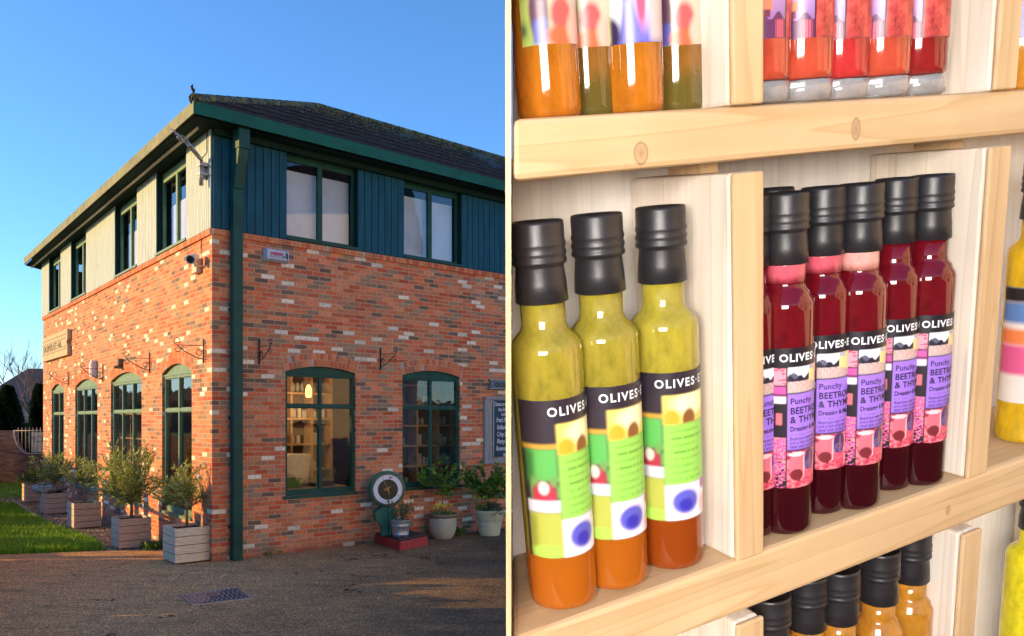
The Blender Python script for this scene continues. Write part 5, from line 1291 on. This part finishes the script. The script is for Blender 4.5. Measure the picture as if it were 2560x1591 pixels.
# added bounce house and pale van across the yard, mirrored in the shaded windows
oh_ = empty('sun_bounce_house', (13.5, 0, 0), 'cream rendered house across the yard, added to bounce sunlight onto the shaded wall', 'house'); mb = MB(); mb.box(10, 17, -14, 13, 0, 9.0); mb.build('wall', M['render'], oh_, uvf=lambda v: (v[0]+v[1], v[2]))
mb = MB(); mb.add([(9.7, -14.3, 9.02), (9.7, 13.3, 9.02), (13.5, 13.3, 11.6), (13.5, -14.3, 11.6), (17.3, 13.3, 9.02), (17.3, -14.3, 9.02)], [(0, 1, 2, 3), (3, 2, 4, 5), (0, 3, 5), (1, 4, 2)]); rf = mb.build('roof', M['far_tile'], oh_)
mb = MB(); mb.box(11.2, 12.2, 7, 8.2, 9.9, 12.6); mb.build('chimney', M['garden_brick'], rf, uvf=lambda v: (v[0]+v[1], v[2]))
mb = MB()
for y in (-9, -4, 1, 5.5, 10): 
    for z in (0.9, 3.4): mb.box(9.96, 10.05, y, y+1.3, z, z+1.2)
mb.build('window', M['car_glass'], oh_)
vn = empty('parked_van', (7.3, 9.5, 0), 'cream van parked across the yard', 'van'); mb = MB()
pr = [(7.4, 0.35), (7.3, 1.0), (7.9, 1.15), (8.4, 1.95), (11.8, 2.0), (11.9, 0.35)]
k = len(pr); mb.add([(6.6, y, z) for y, z in pr]+[(8.3, y, z) for y, z in pr], [tuple(reversed(range(k))), tuple(range(k, 2*k))]+[(i, (i+1) % k, k+(i+1) % k, k+i) for i in range(k)]); mb.build('body', M['cream_car'], vn, bevel=0.06)
mb = MB(); mb.box(6.585, 6.6, 8.35, 9.3, 1.2, 1.75); mb.box(6.585, 6.6, 9.5, 11.4, 1.2, 1.75); mb.build('side_window', M['car_glass'], vn)
for y in (8.2, 11.0): mb = MB(); mb.tube([(6.57, y, 0.33), (6.8, y, 0.33)], 0.33, 20); mb.build('wheel', M['tyre'], vn)
# ------------------------------------------------------------------ sky-side dressing ends; bottle display
# ================================================================== display unit of bottles, close to the camera
SV = Vector((0.87761, 0.43434, 0.20284)); UV_ = Vector((-0.08221, -0.28052, 0.95632)); 
SV.normalize(); WV = UV_.cross(SV); WV = -WV if WV.y < 0 else WV; WV.normalize(); UV_ = (WV.cross(-SV)); UV_.normalize()
if UV_.z < 0: UV_ = -UV_
X0 = rayd(2136, 1345)*0.60
UM = Matrix.Identity(4)
for r in range(3): UM[r][0] = SV[r]; UM[r][1] = WV[r]; UM[r][2] = UV_[r]; UM[r][3] = (CAMW+X0)[r]
UR = UM.to_3x3()
unit = empty('bottle_display_shelf', None, 'pale pine shelving with square uprights holding rows of bottles', 'shelf unit', mat=UM)
def uw(s, w, u): return UM @ Vector((s, w, u))
def sleft(w, u, x=0.0003):   # local s where the unit meets its left end panel
    return (x-(CAMW+X0).x-WV.x*w-UV_.x*u)/SV.x
DEP = 0.098; SR = 0.42
boards = [(0.260, 0.289), (-0.0235, 0.0150), (-0.297, -0.2585), (0.530, 0.562)]
for (a, b) in boards:
    mb = MB(); mb.hexa([uw(sleft(0, a), 0, a), uw(SR, 0, a), uw(SR, DEP, a), uw(sleft(DEP, a), DEP, a), uw(sleft(0, b), 0, b), uw(SR, 0, b), uw(SR, DEP, b), uw(sleft(DEP, b), DEP, b)])
    mb.build('shelf_board', M['pine_x'], unit, bevel=0.0035)
levels = [(0.0152, 0.2535), (0.2892, 0.5295), (-0.2583, -0.030)]
for (a, b) in levels:
    for s0_ in (-0.109, 0.1165, 0.342):
        mb = MB(); f = lambda x, y, z: uw(x, y, z); mb.box(s0_, s0_+0.0215, 0.001, DEP-0.002, a, b, fn=f)
        o = mb.build('upright', M['pine_side'], unit, bevel=0.0025)
        mb = MB(); mb.box(s0_-0.0004, s0_+0.0219, -0.0035, 0.0006, a+0.0002, b-0.0002, fn=f); mb.build('upright_lipping', M['pine_z'], unit, bevel=0.0015)
        if b < 0.5:
            mb = MB(); mb.box(s0_+0.004, s0_+0.017, 0.03, 0.06, b+0.0004, b+0.0062, fn=f); mb.build('spacer', M['pine_x'], unit)
mb = MB(); mb.hexa([uw(sleft(DEP, -0.297), DEP, -0.297), uw(SR, DEP, -0.297), uw(SR, DEP+0.012, -0.297), uw(sleft(DEP+0.012, -0.297), DEP+0.012, -0.297)]+[uw(sleft(DEP, .562), DEP, 0.562), uw(SR, DEP, 0.562), uw(SR, DEP+0.012, 0.562), uw(sleft(DEP+.012, .562), DEP+0.012, 0.562)])
mb.build('back_panel', M['backboard'], unit)
mb = MB(); q = [uw(sleft(w, u, -0.0004), w, u) for (w, u) in ((-0.002, -0.297), (DEP+0.012, -0.297), (DEP+0.012, 0.565), (-0.002, 0.565))]
mb.hexa([q[0]+Vector((-0.0028, 0, 0)), q[0], q[1], q[1]+Vector((-0.0028, 0, 0)), q[3]+Vector((-0.0028, 0, 0)), q[3], q[2], q[2]+Vector((-0.0028, 0, 0))]); mb.build('end_panel', M['pine_z'], unit)
# stout legs down to the asphalt
for (s_, w_) in ((-0.10, 0.04), (0.36, 0.04), (-0.10, 0.08), (0.36, 0.08)):
    p = uw(s_, w_, -0.298); mb = MB(); mb.box(p.x-0.02, p.x+0.02, p.y-0.02, p.y+0.02, 0.0, p.z, ); mb.build('leg', M['pine_z'], unit)

# unseen lamp added behind the camera, standing in for the shop interior light
def added_lamp():
    base = Vector((-0.35, -1.0, 0.0)); root = empty('added_stand_lamp', base, 'added panel lamp on a tall stand, unseen behind the camera, lighting the pine bottle shelf', 'lamp')
    c = Vector((-0.22, -0.75, CH-0.06)); tgt = uw(0.0, 0.05, 0.08); dn = (tgt-c).normalized(); ax_ = dn.cross(Vector((0, 0, 1))).normalized(); up = ax_.cross(dn)
    def q(x, y, z): return c+ax_*x+up*y+dn*z
    mb = MB(); mb.box(-0.32, 0.32, -0.20, 0.20, -0.05, 0.0, fn=lambda x, y, z: q(x, y, z)); mb.build('housing', M['black_iron'], root)
    mb = MB(); mb.box(-0.30, 0.30, -0.18, 0.18, 0.001, 0.01, fn=lambda x, y, z: q(x, y, z)); mb.build('diffuser', M['lamp_white'], root)
    mb = MB(); mb.tube([base, q(0, 0, -0.06)], 0.016, 10); mb.build('pole', M['steel'], root)
    for a in (0.3, 2.4, 4.5):
        mb = MB(); mb.tube([base+Vector((0, 0, 0.45)), base+Vector((0.45*math.cos(a), 0.45*math.sin(a), 0.01))], 0.010, 8); mb.build('leg', M['steel'], root)
added_lamp()

# ---- label printing: colour grids
def hsh(ix, iy, s): 
    n = np.sin(ix*127.1+iy*311.7+s*74.7)*43758.5453; return n-np.floor(n)
def vn_(x, y, s):
    ix, iy = np.floor(x), np.floor(y); fx, fy = x-ix, y-iy; fx = fx*fx*(3-2*fx); fy = fy*fy*(3-2*fy)
    return (hsh(ix, iy, s)*(1-fx)+hsh(ix+1, iy, s)*fx)*(1-fy)+(hsh(ix, iy+1, s)*(1-fx)+hsh(ix+1, iy+1, s)*fx)*fy
def S3(c): return np.array(srgb(*c))
def setc(img, mask, c, a=1.0):
    c = S3(c) if not isinstance(c, np.ndarray) else c
    mask = np.clip(mask, 0, 1)[..., None]*a; img[:] = img*(1-mask)+c*mask
def step(x, e, s=0.002): return np.clip((x-e)/s+0.5, 0, 1)
def rect(T, H, t0, t1, h0, h1, st=2.0, sh=0.0006): return step(T, t0, st)*(1-step(T, t1, st))*step(H, h0, sh)*(1-step(H, h1, sh))
def disc(T, H, tc, hc, rt, rh, soft=0.15): return np.clip((1-np.sqrt(((T-tc)/rt)**2+((H-hc)/rh)**2))/soft+0.5, 0, 1)
def beet_paint(T, H):
    I = np.zeros(T.shape+(3,)); setc(I, np.ones_like(T), (34, 28, 38))
    # left column
    m = rect(T, H, -62, -3, .1045, .1155); setc(I, m, (226, 150, 168)); setc(I, m*(vn_(T*.12, H*900, 1) > .62), (190, 80, 110))
    setc(I, rect(T, H, -62, -3, .0975, .1035), (196, 84, 158)); setc(I, rect(T, H, -62, -3, .0975, .0988), (110, 30, 90))
    setc(I, rect(T, H, -62, -3, .0925, .0970), (240, 232, 238)); setc(I, rect(T, H, -22, -10, .078, .086), (206, 110, 120)); setc(I, rect(T, H, -30, -26, .079, .085), (150, 70, 84))
    m = rect(T, H, -62, -3, .0345, .0695); pk = vn_(T*.22, H*1500, 2); base = m*(pk+ (H-.0345)*22 > .62); setc(I, base, (224, 76, 150)); setc(I, base*(vn_(T*.5, H*3000, 3) > .6), (246, 130, 176)); setc(I, base*(vn_(T*.4, H*2600, 9) > .78), (190, 170, 70))
    # right column: sky, trees, yellow wall and paving
    P = rect(T, H, 0, 108, .0995, .1160); setc(I, P, (240, 240, 248))
    setc(I, P*(H < .1105+0.0018*np.sin(T*.15)), (96, 96, 118)); setc(I, P*(H < .1095+0.0012*np.sin(T*.31)), (38, 34, 52))
    setc(I, P*(T > 46)*(H > .1062-(T-46)*0.00009), (244, 216, 148)); setc(I, P*(T > 46)*(H > .113+(T-60)*-0.00007)*(T < 62), (170, 176, 196))
    fl = P*(H < .1065-(np.clip(T-46, 0, 80))*0.00009); setc(I, fl, (214, 186, 178)); setc(I, fl*(np.sin((T-46)/(0.2+(.1085-H)*900)*9) > .5), (176, 140, 140))
    # purple panel
    P = rect(T, H, 0, 108, .0610, .0985); setc(I, P, (160, 118, 226)); setc(I, P*rect(T, H, 1, 107, .0612, .0616, 1, .0002), (120, 84, 180))
    for k, hh in enumerate((.0685, .0655, .0626)):
        pass
    m = P*rect(T, H, 6, 104, .0708, .0712, 1, .0002)*(np.sin(T*1.6) > .6); setc(I, m, (60, 36, 100))
    # glasses photograph
    P = rect(T, H, 0, 108, .0345, .0598); setc(I, P, (206, 74, 96)); n = vn_(T*.16, H*900, 5); setc(I, P*(n > .55), (232, 132, 140)); setc(I, P*(n < .22), (150, 34, 60))
    setc(I, P*disc(T, H, 20, .050, 17, .009), (214, 110, 126)); setc(I, P*disc(T, H, 20, .0435, 14, .004), (120, 40, 50)); setc(I, P*disc(T, H, 20, .0578, 18, .0015), (248, 200, 206))
    setc(I, P*disc(T, H, 52, .0525, 15, .0085), (66, 46, 104)); setc(I, P*disc(T, H, 50, .049, 12, .0045)*(vn_(T*.6, H*4000, 6) > .5), (120, 100, 160)); setc(I, P*disc(T, H, 54, .053, 3, .005), (150, 90, 90))
    setc(I, P*rect(T, H, 35, 37, .041, .056), (250, 214, 220)); setc(I, P*rect(T, H, 68, 70, .0375, .0575), (250, 226, 230)); setc(I, P*(T > 76)*(H > .054), (70, 76, 120)); setc(I, P*disc(T, H, 84, .041, 9, .003), (240, 140, 120))
    setc(I, P*rect(T, H, 38, 66, .036, .046)*(vn_(T*.7, H*5000, 7) > .45), (236, 86, 116))
    setc(I, rect(T, H, -70, 115, .1165, .1290), (30, 26, 36))
    return I
def avo_paint(T, H):
    I = np.zeros(T.shape+(3,)); setc(I, np.ones_like(T), (48, 40, 50)); q = 6.0; e = .0018
    setc(I, rect(T, H, -62, 2, .1005, .1035, q, e), (196, 150, 60)); setc(I, rect(T, H, -55, -2, .082, .1005, q, e), (92, 170, 84)); setc(I, rect(T, H, -60, -40, .078, .10, 12, .004), (40, 84, 44), .7)
    setc(I, rect(T, H, -50, 0, .070, .084, q, .003)*np.clip(vn_(T*.1, H*300, 2)*1.6, 0, 1), (110, 150, 84)); setc(I, disc(T, H, -26, .0735, 20, .0075, .4), (176, 52, 72)); setc(I, disc(T, H, -26, .0775, 9, .004, .5), (214, 206, 196))
    setc(I, rect(T, H, -58, 0, .0625, .0700, q, e), (212, 206, 216)); setc(I, rect(T, H, -56, 0, .0345, .0625, q, e), (172, 176, 76)); setc(I, rect(T, H, -56, -42, .0365, .0605, 10, .003), (130, 130, 50), .7)
    setc(I, disc(T, H, -26, .0385, 28, .004, .5), (164, 214, 84))
    P = rect(T, H, 0, 115, .0965, .1150, q, e); setc(I, P, (236, 206, 104)); setc(I, P*disc(T, H, 55, .1085, 38, .007, .6), (252, 246, 190)); setc(I, P*disc(T, H, 46, .0990, 13, .0065, .4), (134, 84, 44)); setc(I, P*disc(T, H, 14, .100, 14, .006, .5), (214, 164, 50))
    P = rect(T, H, 0, 115, .0580, .0965, q, e); setc(I, P, (148, 208, 88)); 
    for k in range(8): setc(I, P*rect(T, H, 10, 66+12*math.sin(k*2.1), .0915-k*.0044, .0928-k*.0044, 4, .0011)*(0.35+.65*(vn_(T*.35, H*0+k, 4) > .35)), (86, 140, 48), .45 if k not in (1, 3) else .8)
    P = rect(T, H, 0, 115, .0345, .0580, q, e); setc(I, P, (240, 232, 244)); setc(I, P*disc(T, H, 36, .0465, 25, .0080, .35), (92, 92, 190)); setc(I, P*disc(T, H, 36, .0445, 13, .004, .5), (58, 50, 170)); setc(I, P*disc(T, H, 82, .0555, 12, .0045, .5), (190, 100, 170)); setc(I, P*disc(T, H, 80, .042, 14, .006, .6), (236, 190, 190))
    setc(I, rect(T, H, -70, 115, .1150, .1290, 4, .001), (46, 38, 48)); return I
def rose_paint(T, H):
    I = np.zeros(T.shape+(3,)); setc(I, np.ones_like(T), (206, 168, 220)); g = np.clip((.075-H)/.035, 0, 1)
    setc(I, (H > .088)*1.0, (240, 214, 236)); setc(I, g, (120, 76, 140), .9); setc(I, (H < .046+0.002*np.sin(T*.2))*1.0, (92, 40, 84))
    # red pavilion with arches
    m = rect(T, H, -60, -4, .0490, .0545); setc(I, m, (222, 120, 84)); setc(I, rect(T, H, -60, -8, .0455, .0495), (110, 34, 60))
    m = rect(T, H, -60, -14, .0540, .105); setc(I, m, (196, 110, 84))
    for a in (-54, -42, -30, -20): setc(I, rect(T, H, a-3.4, a+3.4, .0565, .083, 1.5)+disc(T, H, a, .083, 3.6, .007), (226, 198, 226))
    setc(I, rect(T, H, -62, -6, .094, .098), (90, 34, 50)); setc(I, rect(T, H, 2, 20, .0345, .044)*(np.sin(T*1.3) > .2), (214, 90, 110))
    setc(I, rect(T, H, 24, 27, .0345, .129, 1), (30, 12, 24))
    P = rect(T, H, 27, 125, .0345, .129); n = vn_(T*.09, H*160, 3)*.6+vn_(T*.3, H*600, 4)*.4; setc(I, P, (178, 60, 58)); setc(I, P*np.clip((n-.5)*5, 0, 1), (214, 84, 74)); setc(I, P*np.clip((.36-n)*6, 0, 1), (110, 34, 46)); setc(I, P*disc(T, H, 34, .086, 11, .012, .3), (72, 26, 44))
    return I
def gard_paint(T, H):
    I = np.zeros(T.shape+(3,)); setc(I, np.ones_like(T), (150, 176, 92)); n = vn_(T*.05, H*120, 8)
    setc(I, np.clip((n-.45)*3, 0, 1), (176, 196, 104)); setc(I, np.clip((.4-n)*3, 0, 1)*(H < .085), (92, 112, 70)); setc(I, rect(T, H, -70, 125, .088, .13, 6, .004)*(n > .5), (206, 170, 50))
    setc(I, rect(T, H, -44, -12, .052, .129, 10, .004), (226, 188, 184)); setc(I, disc(T, H, -28, .050, 18, .014, .4), (94, 60, 80)); setc(I, rect(T, H, -40, -14, .0345, .046, 8, .003), (84, 90, 168))
    setc(I, rect(T, H, -10, 60, .0345, .062, 10, .004), (206, 186, 164)); setc(I, disc(T, H, 12, .048, 20, .008, .5), (212, 84, 84)); setc(I, disc(T, H, 10, .038, 26, .005, .6), (226, 96, 60)); setc(I, disc(T, H, 42, .041, 20, .008, .6), (238, 180, 160)); return I
def figure_paint(T, H):
    I = np.zeros(T.shape+(3,)); setc(I, np.ones_like(T), (92, 88, 160)); setc(I, disc(T, H, -28, .062, 16, .022, .4), (206, 208, 218)); setc(I, rect(T, H, -12, 40, .0345, .072, 8, .004), (108, 108, 226)); setc(I, disc(T, H, -38, .0395, 18, .008, .5), (42, 30, 74))
    setc(I, disc(T, H, 28, .082, 26, .036, .5), (246, 216, 214)); setc(I, disc(T, H, 20, .058, 9, .016, .6), (190, 84, 120)); setc(I, rect(T, H, 36, 80, .0345, .10, 12, .008), (206, 190, 190)); setc(I, rect(T, H, -70, -40, .0345, .129, 8, .004), (170, 180, 110)); return I
def sweet_paint(T, H):
    rect = lambda T, H, a, b, c, d: globals()['rect'](T, H, a, b, c, d, 8, .004)
    I = np.zeros(T.shape+(3,)); setc(I, np.ones_like(T), (216, 206, 200)); setc(I, rect(T, H, -80, 120, .082, .095), (222, 120, 70)); setc(I, rect(T, H, -80, 120, .058, .082), (206, 84, 134)); setc(I, rect(T, H, -80, 120, .100, .1165), (84, 120, 176)); setc(I, disc(T, H, 25, .070, 18, .008), (96, 60, 150)); setc(I, rect(T, H, -80, 120, .1165, .129), (30, 26, 30)); return I
def plain_black(T, H):
    I = np.zeros(T.shape+(3,)); setc(I, np.ones_like(T), (34, 28, 34)); return I
def label_mesh(nm, paint, R, par, t0=-64, t1=112, h0=.0345, h1=.1285, nx=110, ny=150):
    T, H = np.meshgrid(np.linspace(t0, t1, nx), np.linspace(h0, h1, ny)); I = np.clip(paint(T, H), 0, 1)
    Tr = np.radians(T); V = np.stack([R*np.sin(Tr), -R*np.cos(Tr), H], -1).reshape(-1, 3)
    idx = np.arange(nx*ny).reshape(ny, nx); q = np.stack([idx[:-1, :-1], idx[:-1, 1:], idx[1:, 1:], idx[1:, :-1]], -1).reshape(-1, 4)
    me = bpy.data.meshes.new(nm); me.from_pydata(V.tolist(), [], q.tolist()); me.materials.append(M['print'])
    ca = me.color_attributes.new('Col', 'FLOAT_COLOR', 'POINT'); ca.data.foreach_set('color', np.concatenate([I.reshape(-1, 3), np.ones((nx*ny, 1))], 1).ravel())
    me.polygons.foreach_set('use_smooth', [True]*len(me.polygons)); me.update()
    o = bpy.data.objects.new(nm, me); COL.objects.link(o); o.parent = par; WM[o.name] = Matrix.Identity(4); return o
def wraptext(mb, s, size, t0, h, R, bold=0.0, spacing=1.0, sx=1.0, mi=0):
    vs, fs = text_geo(s, size, bold, 0, 'LEFT', spacing)
    mb.add([((R)*math.sin(R_(t0)+x*sx/R), -(R)*math.cos(R_(t0)+x*sx/R), h+y) for x, y, z in vs], fs, mi)
def bottle(kind, R, liq, label, cap=True, band=True, paint=None, text=None, base_clear=False, froth=None, neckR=0.0118):
    root = empty('bottle', (0, 0, 0), label, 'bottle')
    HB, HN, HC = 0.158, 0.180, 0.223
    z0 = 0.0125 if base_clear else 0.0
    prof = [(R*0.86, z0+0.0002), (R*0.975, z0+0.0016), (R, z0+0.005), (R, HB-0.007), (R*0.99, HB-0.0035), (R*0.95, HB-0.0008), (R*0.87, HB+0.0014), (neckR*1.25, HB+0.0042), (neckR*1.08, HB+0.0062), (neckR, HB+0.0095), (neckR, HN+0.002)]
    mb = MB(); mb.lathe(prof, 48); mb.build('glass', liq, root)
    if base_clear:
        mb = MB(); mb.lathe([(R*0.82, 0.0002), (R*0.97, 0.002), (R, 0.006), (R, 0.0120), (R*.9, 0.0123)], 48); mb.build('glass_base', M['clear'], root)
    if cap:
        c = neckR*1.0
        mb = MB(); cp = [(c*1.10, HN-0.0005), (c*1.17, HN), (c*1.13, HN+0.010), (c*1.06, HN+0.0185), (c*1.07, HN+0.0195), (c*1.19, HN+0.0205), (c*1.215, HN+0.0215), (c*1.19, HN+0.0228), (c*1.15, HN+0.0238), (c*1.205, HN+0.0255), (c*1.205, HN+0.0265), (c*1.15, HN+0.0282), (c*1.20, HN+0.030), (c*1.20, HN+0.031), (c*1.155, HN+0.033), (c*1.165, HN+0.0405), (c*1.15, HC-0.0005), (c*1.07, HC), (c*0.95, HC-0.0008), (c*0.90, HC-0.0016), (0.0005, HC-0.0018)]
        mb.lathe(cp, 48); mb.build('cap', M['cap'], root)
    if froth:
        mb = MB(); mb.lathe([(neckR*1.015, HB+0.0105), (neckR*1.02, HB+0.0115), (neckR*1.02, HN-0.001), (neckR*1.01, HN)], 40); mb.build('froth', froth, root)
    if paint:
        lo = label_mesh('label', paint, R*1.006+0.0001, root)
        if text:
            mb = MB(); text(mb, R*1.006+0.0004, 0); mb.build('brand_lettering', [M['chalk'], M['navy_print']], root)
            mb = MB(); text(mb, R*1.006+0.0004, 1)
            if mb.v: mb.build('lettering', [M['chalk'], M['navy_print']], root)
    return root
M['navy_print'] = pm('dark_violet_print', (0.025, 0.012, 0.055), 0.5, 0.05)
def beet_text(mb, R, part):
    if part == 0: return wraptext(mb, 'OLIVES·ET·AL', 0.0068, -16, 0.1199, R, 0.00022, 1.16, 1.0)
    wraptext(mb, 'Punchy', 0.0056, 5, 0.0919, R, 0.00008, 1.05, 0.95, 1); wraptext(mb, 'BEETROOT', 0.0062, 5, 0.0853, R, 0.00016, 1.05, 0.92, 1)
    wraptext(mb, '& THYME', 0.0062, 5, 0.0793, R, 0.00016, 1.05, 0.95, 1); wraptext(mb, 'Dressing & Marinade', 0.0046, 5, 0.0737, R, 0.00010, 1.0, 0.80, 1)
    for k, s in enumerate(('Beetroot with fresh thyme', 'and a hint of ginger. Try', 'ideal with smoked salmon')): wraptext(mb, s, 0.0031, 5, 0.0676-k*0.0027, R, 0.00002, 1.0, 0.86, 1)
def avo_text(mb, R, part):
    if part == 0: wraptext(mb, 'OLIVES·ET·AL', 0.0070, -12, 0.1195, R, 0.0002, 1.25, 1.0)
def beta(s, w, u):
    d = -(X0+SV*s+WV*w+UV_*u); return math.atan2(d.dot(SV), -d.dot(WV))
def basepos(px, pyb, u, R, w=None):
    """shelf position whose foot is seen at px, (pyb); w fixes the depth if given"""
    if w is not None:
        lo, hi = -0.5, 0.5
        for _ in range(40):
            m = (lo+hi)/2; X = X0+SV*m+WV*w+UV_*(u+0.06)
            if CX+F*X.x/X.y < px: lo = m
            else: hi = m
        return m, w
def place(src, s, w, u, rot=0.0, label=None, group=None, first=False):
    th = beta(s, w, u+0.08)+R_(rot)
    m = UM @ Matrix.Translation((s, w, u+0.0002)) @ Matrix.Rotation(th, 4, 'Z')
    if first: src.matrix_world = m; WM[src.name] = m.copy(); o = src
    else: o = copy_tree(src, None, m)
    if label: o['label'] = label
    if group: o['group'] = group
    return o
UB = 0.0152
def label_of(o, s): o['label'] = s
GB = 'beetroot dressing bottles in the middle bay'; GG = 'green labelled dressing bottles in the left bay'; GRR = 'red and rose bottles on the upper shelf'; GA = 'blurred colourful bottles at the upper left'; GL = 'black capped bottles on the lower shelf'
RB = 0.0184
bt_ = {'0': (1873, .0310), 'A': (1960, .0205), 'B': (2048, .0300), 'C': (2136, .0205), 'D': (2218, .0300), 'E': (2302, .0215)}
lab = {'0': 'beetroot dressing bottle mostly hidden behind the front upright', 'A': 'beetroot dressing bottle with pink froth in its neck, nearest the front upright', 'B': 'beetroot dressing bottle showing the word BEETROOT most clearly',
       'C': 'beetroot dressing bottle with the palest froth in its neck, third from the left upright', 'D': 'beetroot dressing bottle, second from the knotty right upright', 'E': 'beetroot dressing bottle next to the knotty right upright'}
rots = {'0': 12, 'A': 6, 'B': -7, 'C': 5, 'D': 8, 'E': 10}
fr = {'A': M['froth'], 'B': M['froth'], 'C': M['froth_pale']}
proto = {}
for k in ('0', 'A', 'B', 'C', 'D', 'E'):
    px, w = bt_[k]; s, w = basepos(px, 0, UB, RB, w); f = fr.get(k)
    key = 'none' if f is None else f.name
    if key not in proto:
        proto[key] = bottle('beet', RB, M['beet'], lab[k], paint=beet_paint, text=beet_text, froth=f, neckR=0.0121) if not proto else None
        if proto[key] is None:   # reuse meshes of the plain one, adding its froth
            src = proto['none']; m0 = src.matrix_world.copy(); c = copy_tree(src, None, Matrix.Identity(4)); 
            mb = MB(); mb.lathe([(0.0121*1.015, 0.1675), (0.0121*1.02, 0.1685), (0.0121*1.02, 0.179), (0.0121*1.01, 0.180)], 40); WM[c.name] = Matrix.Identity(4); mb.build('froth', f, c)
            proto[key] = c
        place(proto[key], s, w, UB, rots[k], lab[k], GB, first=True)
    else: place(proto[key], s, w, UB, rots[k], lab[k], GB)
# one more in the back row
s, w = basepos(1932, 0, UB, RB, 0.074); b = place(proto['none'], s, w, UB+0.0, 20, 'beetroot dressing bottle in the back row, only its black cap showing', GB)
# green labelled bottles
RG = 0.0205
gl = [(1672, .028, M['avo2'], 'green labelled dressing bottle next to the front upright, dark amber at its foot'), (1527, .028, M['avo'], 'green labelled dressing bottle in the middle of the left bay'), (1392, .027, M['avo'], 'green labelled dressing bottle at the left end, bright orange at its foot')]
g0 = None
for i, (px, w, lq, s_) in enumerate(gl):
    s, w = basepos(px, 0, UB, RG, w)
    if i == 0: o = bottle('avo', RG, lq, s_, paint=avo_paint, text=avo_text, neckR=0.0125); g0 = o; place(o, s, w, UB, -7, s_, GG, first=True)
    elif i == 1:
        o = bottle('avo', RG, lq, s_, paint=avo_paint, text=avo_text, neckR=0.0125); g1 = o; place(o, s, w, UB, 0, s_, GG, first=True)
    else: place(g1, s, w, UB, 7, s_, GG)
# upper shelf, middle bay
UU = 0.2892; RR = 0.0185
ul_ = [(1893, .022, M['rose'], 12, 'orange red bottle on the upper shelf half hidden by the upright', 30), (2001, .0205, M['rose'], 0, 'bright orange red bottle on the upper shelf with an arched pavilion on its label', 0), (2096, .026, M['rosered'], 0, 'cherry red bottle on the upper shelf, third from the left upright', -14), (2198, .021, M['rose'], 0, 'orange red bottle on the upper shelf with a glowing clear foot', -16), (2293, .0245, M['rosedark'], 0, 'dark red bottle on the upper shelf, last before the right upright', -18)]
pr_ = {}
for px, w, lq, _, s_, rt_ in ul_:
    s, w = basepos(px, 0, UU-0.03, RR, w)
    if lq.name in pr_: place(pr_[lq.name], s, w, UU, rt_, s_, GRR)
    else: o = bottle('rose', RR, lq, s_, paint=rose_paint, base_clear=True, neckR=0.0121); pr_[lq.name] = o; place(o, s, w, UU, rt_, s_, GRR, first=True)
al = [(1366, .028, M['ambersolid'], gard_paint, 'blurry orange and brown bottle at the far upper left', 20), (1466, .040, M['brownoil'], gard_paint, 'murky brown bottle with red and green label, second at the upper left', 0), (1580, .027, M['ambersolid'], figure_paint, 'amber bottle with a blue and pink label at the upper left', 0), (1690, .038, M['brownoil'], gard_paint, 'brown green bottle next to the upper front upright', 6)]
RA = 0.0165
for px, w, lq, pf, s_, rt_ in al:
    s, w = basepos(px, 0, UU-0.03, RA, w); k = (lq.name, pf.__name__)
    if k in pr_: place(pr_[k], s, w, UU, rt_, s_, GA)
    else: o = bottle('a', RA, lq, s_, paint=pf, neckR=0.0121); pr_[k] = o; place(o, s, w, UU, rt_, s_, GA, first=True)
# beyond the right upright
def one(px, w, u, R, lq, pf, s_, rot=0, **kw):
    s, w = basepos(px, 0, u, R, w); o = bottle('x', R, lq, s_, paint=pf, **kw); place(o, s, w, u, rot, s_, None, first=True); return o
one(2566, .030, UB, .0205, M['yellowoil'], sweet_paint, 'yellow oil bottle with pink and orange label at the right edge, middle shelf')
one(2556, .030, UU, .0195, M['amber'], figure_paint, 'amber bottle at the upper right edge behind the upright')
one(2560, .032, -.2583, .0215, M['yellowpaint'], None, 'bright yellow bottle with black cap at the lower right edge')
# lower shelf
UL = -0.2583
ll_ = [(1925, .024, M['amber'], 'black cap bottle on the lower shelf, leftmost in the lower middle bay'), (2018, .030, M['amber'], 'black cap bottle on the lower shelf, second from the left'), (2098, .0235, M['amber'], 'black cap bottle on the lower shelf with amber just showing, third from the left'), (2199, .026, M['amber'], 'amber bottle on the lower shelf with a pale empty neck, fourth from the left'), (2279, .034, M['amber'], 'amber bottle on the lower shelf nearest the lower right upright')]
lp = None
for px, w, lq, s_ in ll_:
    # seen at cap height
    lo, hi = -0.5, 0.5
    for _ in range(40):
        m = (lo+hi)/2; X = X0+SV*m+WV*w+UV_*(UL+0.2)
        if CX+F*X.x/X.y < px: lo = m
        else: hi = m
    if lp is None: lp = bottle('l', 0.0185, lq, s_, paint=plain_black, neckR=0.0123); place(lp, m, w, UL, 0, s_, GL, first=True)
    else: place(lp, m, w, UL, 0, s_, GL)
